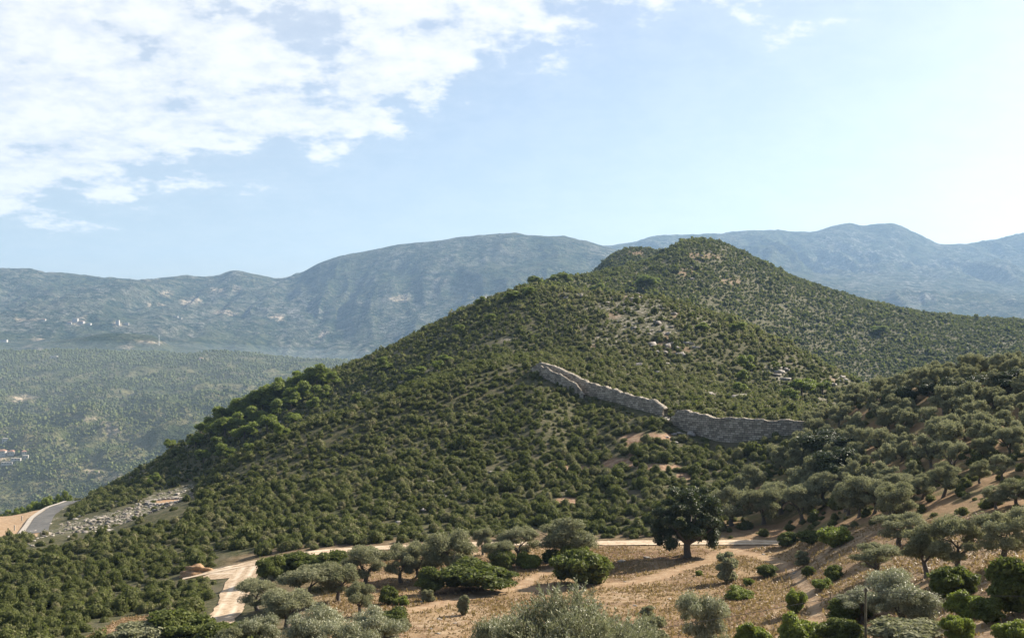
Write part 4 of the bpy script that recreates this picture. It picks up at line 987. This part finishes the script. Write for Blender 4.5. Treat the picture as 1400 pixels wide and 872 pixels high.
# ------------------------------------------------------------------ forest in the valley and on the far hill
def forest():
    r = np.random.default_rng(9); mbs = []
    for _ in range(6):
        mb = MB(); 
        for q in range(3): core(mb, (r.normal() * .25, r.normal() * .25, .9 + r.normal() * .25), (.62, .62, .55 + .35 * r.random()), r, CS1, .25, r.random())
        V, Q, T, S = mb.arrays(); mbs.append((V, Q, T))
    for nm, d0, d1, cell, um, lab in (('a', 1000, 1500, 6.0, .62, 'scattered green trees and scrub on the near valley floor'), ('b', 1500, 2600, 6.4, .62, 'green pine forest covering the hill across the valley')):
        x, y = scatter(d0, d1, cell, r, um); z = ground(x, y); px, py = project(x, y, z)
        k = (px < 640) & (px > -150) & seen(x, y, 8, .002); cl = fbm(x / 90, y / 90, 4, 13); cl2 = fbm(x / 28, y / 28, 3, 14)
        pl = np.zeros_like(px)
        for cx, cy, rx, ry in PALE: pl = np.maximum(pl, (((px - cx) / rx) ** 2 + ((py - cy) / ry) ** 2) < 1.1)
        dens = (sstep(-.45, .15, cl + .35 * cl2) if nm == 'a' else sstep(-.5, .15, cl + .5 * cl2)) * (1 - pl)
        k &= r.random(len(x)) < dens; x, y, z = x[k], y[k], z[k]; n = len(x); print('forest', n)
        s = (.55 + .9 * r.random(n) ** 1.6) * (2.3 if nm == 'a' else 3.0); S = np.stack([s, s, s * r.uniform(.8, 1.3, n)], 1)
        V, Q, T = merge(mbs, np.stack([x, y, z - .3], 1), S, r.random(n) * 6.28, np.clip(.25 + .12 * r.normal(size=n) + .45 * cl[k] + .25 * cl2[k], -.2, .75), r)
        obj('forest', mesh_quads('forest', V, Q, M['forest'], False, attrs={'tint': T}), kind='stuff', label=lab, cat='forest')
forest()

# ------------------------------------------------------------------ rocks
RK = []
rr = np.random.default_rng(3)
for k in range(8):
    V, Q = cube_sphere(3); V = V * (1 + .28 * rr.normal(size=(len(V), 1)).clip(-1.4, 1.4)); V = np.sign(V) * np.abs(V) ** .8 * np.array([1.0, .8, .55])
    RK.append(mesh_quads('boulder', V, Q, M['rock'], False))
def rocks(spots, lab, grp, dmin=90, smin=.3, smax=1.1):
    for px, py, sx, sy, n in spots:
        for _ in range(n):
            a = px + rr.normal() * sx; b = py + rr.normal() * sy; p = hit(a, b, dmin); s = rr.uniform(smin, smax) * (1 if rr.random() < .8 else 1.6)
            obj('boulder', RK[rr.integers(8)], loc=p + [0, 0, .1 * s], rotz=rr.random() * 6.28, scale=(s * rr.uniform(.8, 1.8), s, s * rr.uniform(.5, 1)), label=lab, cat='rock', group=grp)
rocks([(868, 408, 22, 5, 16), (840, 420, 14, 8, 8), (905, 440, 16, 12, 14), (930, 480, 12, 10, 10), (820, 478, 10, 8, 7), (985, 545, 22, 5, 10), (1062, 508, 8, 6, 5), (1145, 520, 6, 3, 4), (960, 350, 16, 5, 6), (940, 375, 14, 8, 6), (905, 470, 10, 14, 7), (790, 408, 14, 4, 5), (860, 500, 20, 8, 7)],
      'pale limestone rock among shrubs on the slope above the stone wall', 'limestone rocks above the wall', 200, .5, 1.25)
rocks([(910, 572, 6, 4, 9), (925, 597, 18, 4, 12)], 'fallen pale block of rubble at the breach in the stone wall', 'rubble at the wall breach', 180, .25, .7)
rocks([(630, 655, 18, 3, 7), (690, 650, 16, 4, 7), (615, 677, 16, 3, 6), (700, 672, 40, 14, 10), (780, 660, 30, 14, 8), (560, 690, 30, 12, 6), (740, 705, 40, 8, 6)],
      'pale rock showing between shrubs on the middle slope below the wall', 'rocks on the middle slope', 130, .25, .6)
rocks([(205, 690, 26, 7, 26), (160, 706, 24, 6, 26), (110, 722, 26, 6, 22), (60, 738, 20, 4, 14), (235, 674, 14, 4, 8)],
      'grey stone in the rubbly strip right of the asphalt road', 'stones of the rubbly strip', 200, .2, .55)
for px, py, s, lb in [(849, 768, .5, 'white stone lying in the field left of the broad dark bush'), (885, 763, .45, 'flat white stone in the shade beside the oak'), (1330, 838, .45, 'white rounded stone between bushes near the lower right corner'), (1235, 851, .5, 'pale flat rock at the foot of the big silvery olive'), (1056, 706, .6, 'white stone under the front olives of the grove'), (1228, 733, .5, 'white flat stone in the thicket below the orange terrace'), (746, 768, .4, 'pale stone at the foot of the largest olive by the track')]:
    p = hit(px, py, 50); obj('boulder', RK[px % 8], loc=p + [0, 0, .08], rotz=px, scale=(s * 1.3, s * .8, s * .6), label=lb, cat='rock')
rf = np.random.default_rng(40)
for i in range(70):
    a, b = rf.uniform(540, 1120), rf.uniform(750, 868); p = hit(a, b, 60); s = rf.uniform(.08, .24)
    if p[1] > 140: continue
    obj('stone', RK[rf.integers(8)], loc=p, rotz=rf.random() * 6, scale=(s * 1.4, s, s * .7), label='small pale stone lying in the dry field', cat='stone', group='small stones in the dry field')
def rubble():
    r = np.random.default_rng(61); x, y = scatter(205, 330, .8, r, .5); x, y = x[x < 0], y[x < 0]; z = ground(x, y); px, py = project(x, y, z)
    f = zones(x, y, z)[5]; k = (f > .5) & (r.random(len(x)) < .15 + .4 * fbm(x / 5, y / 5, 2, 44)); x, y, z = x[k], y[k], z[k]; n = len(x); print('rubble', n)
    T = []
    for _ in range(6):
        V, Q = CS2; T.append((V * (1 + .3 * r.normal(size=(len(V), 1)).clip(-1.4, 1.4)), Q, np.full(len(V), .5)))
    s = .12 + .5 * r.random(n) ** 2.5; V, Q, t = merge(T, np.stack([x, y, z + .05], 1), np.stack([s * r.uniform(1, 1.8, n), s, s * r.uniform(.5, 1, n)], 1), r.random(n) * 6.28, np.zeros(n), r)
    obj('rubble', mesh_quads('rubble', V, Q, M['scree'], False), kind='stuff', label='loose grey stones strewn over the strip right of the asphalt road', cat='rubble')
rubble()
# ring wall of stones round a bare circle
p = hit(228, 686, 200); mb = MB()
for a in np.linspace(0, 6.28, 30)[:-1]:
    x, y = p[0] + 5.5 * math.cos(a), p[1] + 4.2 * math.sin(a); mb.box((x, y, float(ground(x, y)) + .25), (1.3, .9, .6 + .3 * rr.random()), a + rr.normal() * .2, taper=.85)
obj('ring_wall', mb.mesh('ring_wall', M['rock']), label='low round ring of stones on the rubbly strip below the left shoulder', cat='stone ring')
V = [(p[0] + 5 * math.cos(a) * q, p[1] + 3.7 * math.sin(a) * q, float(ground(p[0] + 5 * math.cos(a) * q, p[1] + 3.7 * math.sin(a) * q)) + .12) for q in (.02, .5, 1) for a in np.linspace(0, 6.2832, 17)[:-1]]
Q = [(k * 16 + i, k * 16 + (i + 1) % 16, (k + 1) * 16 + (i + 1) % 16, (k + 1) * 16 + i) for k in range(2) for i in range(16)]
mb = MB(); mb.add(V, np.array(Q)[:, ::-1], .5, True); obj('ground_circle', mb.mesh('ground_circle', M['mound']), kind='structure')

# ------------------------------------------------------------------ dry grass
def grass():
    r = np.random.default_rng(15); q_ = r.random(105000); y = np.sqrt(62 ** 2 + q_ * (152 ** 2 - 62 ** 2)); x = r.uniform(-.55, .62, len(y)) * y; wt = r.random(len(y)); z = ground(x, y); f, b, l, g, s, rk, c = zones(x, y, z); px, py = project(x, y, z)
    k = ((f > .5) | (b > .6)) & (px > 100) & (s < .3) & (r.random(len(x)) < .25 + .75 * sstep(-.3, .3, fbm(x / 5, y / 5, 3, 66))) & ~near_poly(x, y, trackP, 2.3)
    x, y, z = x[k], y[k], z[k]; n = len(x); print('grass', n); P = np.repeat(np.stack([x, y, z], 1), 3, 0); m = len(P)
    P[:, :2] += r.normal(size=(m, 2)) * .15; h = r.uniform(.06, .17, m) * np.where(r.random(m) < .06, 2.6, 1); w = r.uniform(.04, .10, m); a = r.random(m) * 6.28; dx = np.stack([np.cos(a), np.sin(a), 0 * a], 1) * w[:, None]; lean = np.stack([r.normal(size=m) * .1, r.normal(size=m) * .1, h], 1)
    V = np.stack([P - dx, P + dx, P + dx * .6 + lean, P - dx * .6 + lean * .9], 1).reshape(-1, 3)
    obj('grass', mesh_quads('grass', V, np.arange(4 * m).reshape(-1, 4), M['straw'], False, attrs={'tint': np.repeat(np.clip(.4 + .25 * r.normal(size=m), 0, 1), 4)}), kind='stuff', label='dry straw-coloured grass covering the open field', cat='grass')
grass()

# ------------------------------------------------------------------ utility pole, wires, far buildings
def utility_pole():
    d = 66.0; p = at(1183.5, d); zt = (HOR - 803) / FPX * d
    root = obj('utility_pole', None, loc=p, label='thin weathered wooden utility pole left of the big silvery olive', cat='utility pole')
    H = zt - p[2]; mb = MB(); mb.tube([(0, 0, -.3), (0, 0, H * .5), (0, 0, H)], [.09, .075, .06], 10); mb.tube([(0, 0, H), (0, 0, H + .02)], [.06, .002], 10); obj('post', mb.mesh('post', M['pole']), root)
    for sx in (-.1, .1):
        mb = MB(); mb.tube([(sx, 0, H - .25), (sx, 0, H - .16), (sx, 0, H - .08)], [.02, .045, .02], 8); mb.box((sx * .5, 0, H - .26), (abs(sx) + .02, .03, .03)); obj('insulator', mb.mesh('insulator', M['kerb']), root)
    top = p + np.array([0, 0, H - .18])
    for nm, e, lb, sag in (('cable', np.array([(-150 - CX) / FPX * 44, 44, (HOR - 950) / FPX * 44]), 'black cable running from the utility pole down across the field', 1.1), ('cable', np.array([(1800 - CX) / FPX * 60, 60, (HOR - 800) / FPX * 60]), 'black cable running from the utility pole over the big silvery olive', .5)):
        t = np.linspace(0, 1, 40)[:, None]; L = top + (e - top) * t; L[:, 2] -= sag * 4 * (t * (1 - t))[:, 0]
        L[0] += [(-.1 if e[0] < top[0] else .1), 0, 0]
        mb = MB(); mb.tube(L, .014, 5); obj(nm, mb.mesh(nm, M['wire']), label=lb, cat='cable')
utility_pole()

def house(px, py, w, d_, h, rz, lb, roof='hip', grp=None, dmin=800):
    p = hit(px, py, dmin); root = obj('house', None, loc=p, rotz=rz, label=lb, cat='house', group=grp)
    mb = MB(); mb.box((0, 0, h / 2 - 1), (w, d_, h + 2)); obj('wall', mb.mesh('house_wall', M['white']), root)
    mb = MB()
    if roof == 'hip': mb.box((0, 0, h + .9), (w + 1, d_ + 1, 1.8), taper=.35); m = M['roof']
    else: mb.box((0, 0, h + .2), (w + .4, d_ + .4, .4)); m = M['kerb']
    obj('roof', mb.mesh('house_roof', m), root)
    for i in range(max(2, int(w / 3.5))):
        for f in range(max(1, int(h / 3))):
            mb = MB(); mb.box((-w / 2 + (i + .5) * w / max(2, int(w / 3.5)), -d_ / 2 - .02, f * 3 + 1.6), (1.1, .12, 1.3)); obj('window', mb.mesh('house_window', M['glass']), root)
for a in [(8, 604, 9, 7, 5, .2, 'white house highest in the valley hamlet at the left edge', 'flat'), (3, 622, 10, 8, 6, .1, 'orange-roofed house at the very edge of the valley hamlet', 'hip'), (16, 621, 9, 7, 4, -.1, 'small tiled house in the middle of the valley hamlet', 'hip'),
          (35, 626, 7, 6, 3.5, .3, 'small white house at the right end of the valley hamlet', 'flat'), (22, 629, 12, 5, 2.5, .15, 'long low white shed in the valley hamlet', 'flat'), (10, 634, 14, 5, 2.2, .1, 'lowest long white shed of the valley hamlet', 'flat'), (72, 626, 4, 4, 2.5, 0, 'tiny white hut alone right of the valley hamlet', 'flat'), (33, 620, 6, 5, 3, .5, 'tiled hut behind the right end of the valley hamlet', 'hip')]:
    house(*a)
for a in [(103, 440, 22, 16, 14, .1, 'tall pale block in the village under the far left ridge', 'flat'), (112, 442, 20, 14, 9, -.2, 'tiled house right of the tall pale block in the far village', 'hip'), (95, 443, 18, 12, 8, .2, 'tiled house left of the tall pale block in the far village', 'hip'), (122, 444, 16, 12, 7, 0, 'small pale house at the right end of the far village', 'flat'),
          (161, 444, 14, 12, 20, 0, 'white tower-like building standing alone right of the far village', 'flat'), (173, 444, 20, 10, 8, .1, 'white low building beside the tower-like one', 'flat'), (241, 434, 16, 10, 7, 0, 'white speck of a house on the far slope at mid-left', 'flat'), (247, 436, 12, 10, 6, 0, 'second white speck of a house just right of the first', 'flat'),
          (4, 467, 34, 12, 7, 0, 'long white building at the left edge below the far village', 'flat'), (60, 438, 16, 10, 6, 0, 'pale house on the terraces left of the far village', 'hip'), (275, 493, 8, 7, 5, 0, 'small white chapel on the wooded ridge across the valley', 'hip'), (74, 489, 14, 8, 4, 0, 'low white building on the wooded ridge at left', 'flat')]:
    house(*a, dmin=1500)
p = hit(217.5, 472, 2600); root = obj('radio_mast', None, loc=p, label='slender grey mast on the sandy hilltop in the valley', cat='mast')
mb = MB(); mb.tube([(0, 0, -1), (0, 0, 20), (0, 0, 34)], [2.0, 1.1, .5], 4); obj('lattice_tower', mb.mesh('lattice_tower', M['metal']), root)
mb = MB(); mb.tube([(0, 0, 28), (0, 0, 31)], [1.6, 1.6], 8); obj('antenna', mb.mesh('antenna', M['metal']), root)
# road marker posts
for px, d in ((38, 262), (52, 290)):
    q = asp[np.argmin(abs(asp[:, 1] - d))]; x, y = q[0] - 6.0, q[1]; mb = MB(); mb.box((0, 0, .6), (.25, .25, 1.3)); mb.box((0, 0, 1.3), (.3, .3, .12)); obj('marker_post', mb.mesh('marker_post', M['kerb']), loc=(x, y, float(ground(x, y)) ), label=('lower' if d < 270 else 'upper') + ' white marker post on the verge of the asphalt road', cat='post')
print('done', len(bpy.data.objects))
